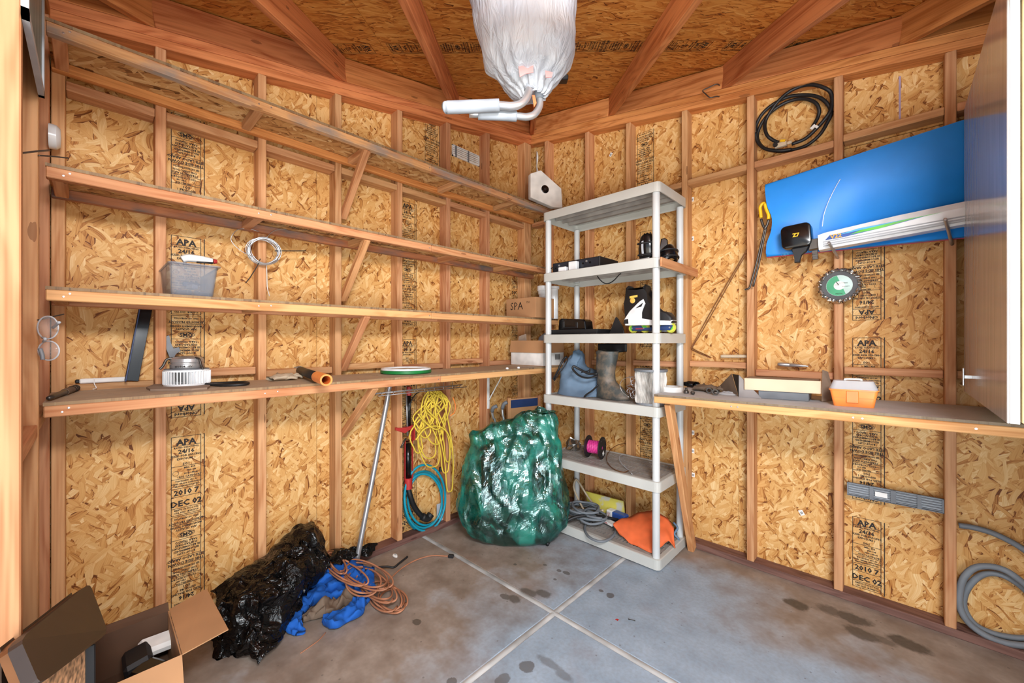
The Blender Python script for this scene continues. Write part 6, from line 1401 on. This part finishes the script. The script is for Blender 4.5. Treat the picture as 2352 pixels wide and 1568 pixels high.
for k, (x, y, z, mat, lab) in enumerate(((.40, -2.66, .20, 'black_matte', 'black gadget lying in the open carton, nearest the wall'), (.50, -2.63, .19, 'black_gloss', 'glossy black gadget in the middle of the open carton'), (.58, -2.70, .18, 'black_matte', 'black gadget at the front of the open carton'), (.36, -2.60, .215, 'label_white', 'white plug among the black gadgets in the open carton'))):
    h_ = .035 if k < 3 else .02
    tag(box('loose_gadget', (-.06, -.04, -h_), (.06, .04, h_), mat, None, .012, T(x, y, z) @ RZ(.5 * k) @ RX(.2)), lab, 'gadget', 'gadgets in the open carton')
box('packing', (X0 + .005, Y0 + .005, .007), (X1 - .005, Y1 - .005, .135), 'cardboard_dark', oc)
# dark cabinet lying tipped against the front wall
TA, TB, TC, TD = DP(46, 1466, .868), DP(206, 1338, 1.35), DP(249, 1452, 1.15), DP(92, 1572, .84)
nn = (TB - TA).cross(TD - TA).normalized(); nn = nn if nn.z > 0 else -nn
tc_ = empty('tipped_cabinet', (TA + TB + TC + TD) / 4 * 1.0, 0, 'small dark brown cabinet tipped over at the lower left edge', 'cabinet')
def inset(q, c, f): return c + (q - c) * f
cen = (TA + TB + TC + TD) / 4
def rquad(P, r=.12, n=3):
    out = []
    for i in range(4):
        p0, p1, p2 = P[i - 1], P[i], P[(i + 1) % 4]; a = p1 + (p0 - p1) * r; c = p1 + (p2 - p1) * r
        for k in range(n + 1):
            t = k / n; out.append(a * (1 - t) ** 2 + p1 * 2 * t * (1 - t) + c * t * t)
    return out
slab3('top_board', rquad([TA, TB, TC, TD]), -nn * .022, 'dark_brown', tc_)
slab3('veneer_edge', rquad([inset(q, cen, .985) - nn * .0225 for q in (TA, TB, TC, TD)]), -nn * .014, 'copper', tc_)
dn_ = V((.03, .0, -1)).normalized()
def floorward(p, l): return p + dn_ * min(l, (p.z - .004) / abs(dn_.z))
sA, sB, sC, sD = [inset(q, cen, .90) - nn * .037 for q in (TA, TB, TC, TD)]
plain('particle_board', (196, 152, 112), .85, var=.3, sc=60)
for nm, p, q, mt in (('side_panel', sC, sD, 'particle_board'), ('back_panel', sB, sC, 'dark_brown'), ('side_panel', sA, sB, 'dark_brown')):
    slab3(nm, [p, q, floorward(q, 2), floorward(p, 2)], (sD - sA).normalized() * -.012 if nm == 'side_panel' else (sA - sB).normalized() * .012, mt, tc_)
for q in (sC, sD): board('corner_post', q + V((.004, .004, -.0)), floorward(q, 2) + V((.004, .004, .0)), .022, .022, 'black_matte', tc_, up=(1, 0, 0))
# ------------------------------------------------------------------ walking frame in a white bag, hung under the rafters
b = NB('white_film'); co = b.obco(); hw_ = b.noise(b.vmath('MULTIPLY', co, (30, 30, 5)), 1.0, 3.0, .6, 1.0)
tl_s = b.n('ShaderNodeBsdfTranslucent'); tl_s.inputs[0].default_value = srgb(214, 220, 230); mx = b.n('ShaderNodeMixShader'); mx.inputs[0].default_value = .35
b.out(Base_Color=b.ramp(b.noise(co, 6, 2), [(.35, srgb(176, 184, 196)), (.65, srgb(206, 210, 216))]), Roughness=.3); b.bump(hw_, .7, .02)
b.t.links.new(b.p.outputs[0], mx.inputs[1]); b.t.links.new(tl_s.outputs[0], mx.inputs[2]); b.t.links.new(mx.outputs[0], b.t.nodes['Material Output'].inputs[0])
dB = 1.46; kb = dB / FPX
def bp(u, v, dep=0.0): return CAM + FW * (dB + dep) + RT * ((u - CX) * kb) + V((0, 0, (CY - v) * kb))
hg = empty('bagged_walking_frame', bp(1215, 0), 0, 'folded walking frame in a white plastic bag hung from the rafters', 'walking frame')
rows = []
for v, ul, ur, dd_ in ((-75, 1185, 1262, .03), (-60, 1120, 1300, .10), (-10, 1078, 1322, .15), (60, 1092, 1322, .15), (120, 1108, 1321, .14), (155, 1120, 1303, .12), (185, 1143, 1284, .10), (203, 1166, 1268, .07), (216, 1192, 1258, .045), (222, 1200, 1252, .03)):
    um, w = (ul + ur) / 2, (ur - ul) / 2
    rows.append([bp(um + w * math.cos(a), v, dd_ * math.sin(a)) for a in [2 * math.pi * i / 20 for i in range(20)]])
def hgfn(p, s_, t_):
    f = max(0, (t_ - .45)) * 1.6; a = s_ * 2 * math.pi
    c = bp(1218, CY - (p.z - CAM.z) / kb); r = (p - c); r.z = 0
    return p + r * (.10 * f * math.sin(17 * a + 3 * t_)) + V((fbm(p, 9, 3), fbm(p + V((4, 4, 4)), 9, 3), fbm(p + V((1, 7, 2)), 9, 3))) * .014
obj('bag', loft(rows, 120, True, hgfn, 4), b.m, hg, smooth=True)
tube('frame_tube', [bp(u, v, d_) for u, v, d_ in ((1216, 60, -.0), (1215, 150, -.01), (1214, 205, -.03), (1212, 232, -.04), (1200, 254, -.05), (1178, 266, -.06), (1140, 268, -.07), (1060, 273, -.08))], .0135, 'steel', hg, 14); tube('frame_tube', [bp(u, v, d_) for u, v, d_ in ((1246, 60, .04), (1243, 150, .03), (1241, 212, .02), (1240, 238, .015), (1228, 262, .0), (1210, 272, -.01), (1190, 274, -.02), (1150, 274, -.03), (1080, 276, -.04))], .0125, 'steel', hg, 14)
P = [bp(u, v, d_) for u, v, d_ in ((1035, 276, -.08), (1042, 276, -.08), (1100, 272, -.075), (1148, 268, -.07))]
tube('hand_grip', P, lambda t: .021 if t > .06 else .014, 'grip_grey', hg, 16, n=5); tube('hand_grip', [bp(u, v, d_) for u, v, d_ in ((1100, 277, -.04), (1150, 275, -.03), (1186, 274, -.02))], .018, 'grip_grey', hg, 14)
for (u, v, d_) in ((1215, 210, -.03), (1240, 212, .02)): lathe('tube_collar', [(0, -.014), (.0185, -.014), (.0185, .014), (0, .014)], 'grip_grey', hg, 18, T(bp(u, v, d_)))
for pts in (((1190, 188), (1222, 184), (1222, 202), (1205, 205), (1193, 212)), ((1248, 198), (1264, 202), (1262, 212), (1249, 213))): slab3('pink_tape', [bp(u, v, -.085) for u, v in pts], FW * .002, 'pink_tape', hg)
slab3('orange_ribbon', [bp(u, v, -.01) for u, v in ((1222, 222), (1228, 222), (1232, 240), (1226, 250))], FW * .002, 'orange_sheet', hg)
tube('hanging_cord', [bp(1222, -62), bp(1222, -80), bp(1221, -105), bp(1221, -140)], .004, 'label_white', hg, 6, n=2)
rp_ = on_roof(1287, 172); q = O3 + E1 * rp_[0] + E2 * rp_[1] - EN * .012
tag(box('black_bracket', (-.05, -.045, -.03), (.05, .045, 0), 'black_matte', None, .004, axes(q, E1, EN.cross(E1), EN)), 'small black plastic block fixed to the roof boards behind the white bag', 'bracket')

# ------------------------------------------------------------------ bits on the floor
a, b2 = FZ(1443, 1421, .0022), FZ(1459, 1425, .0022); tag(tube('loose_nail', [a, b2], .0018, 'dark_steel', None, 6, n=1), 'loose dark nail lying on the painted floor right of the joint crossing', 'nail')
for (u, v, lab) in ((1417, 1423, 'tiny red paper scrap on the floor beside the loose nail'), (1125, 1237, 'tiny red scrap on the floor in front of the green bundle')):
    p = FZ(u, v); tag(slab3('paper_scrap', [p + V((-.008, -.004, .0006)), p + V((.007, -.006, .0006)), p + V((.009, .005, .002)), p + V((-.003, .007, .0006))], (0, 0, .0008), 'red_paint', None), lab, 'scrap')
p = FZ(908, 1277, .001); tag(obj('plaster_crumb', loft([ell(p.x, p.y, .022 * k, .012 * k, .001 + h) for k, h in ((1, 0), (.9, .006), (.3, .011))], 14, True, crump(.006, 40, 2), 2), 'label_white', smooth=True), 'small white crumb of plaster on the floor by the sole plate', 'crumb')
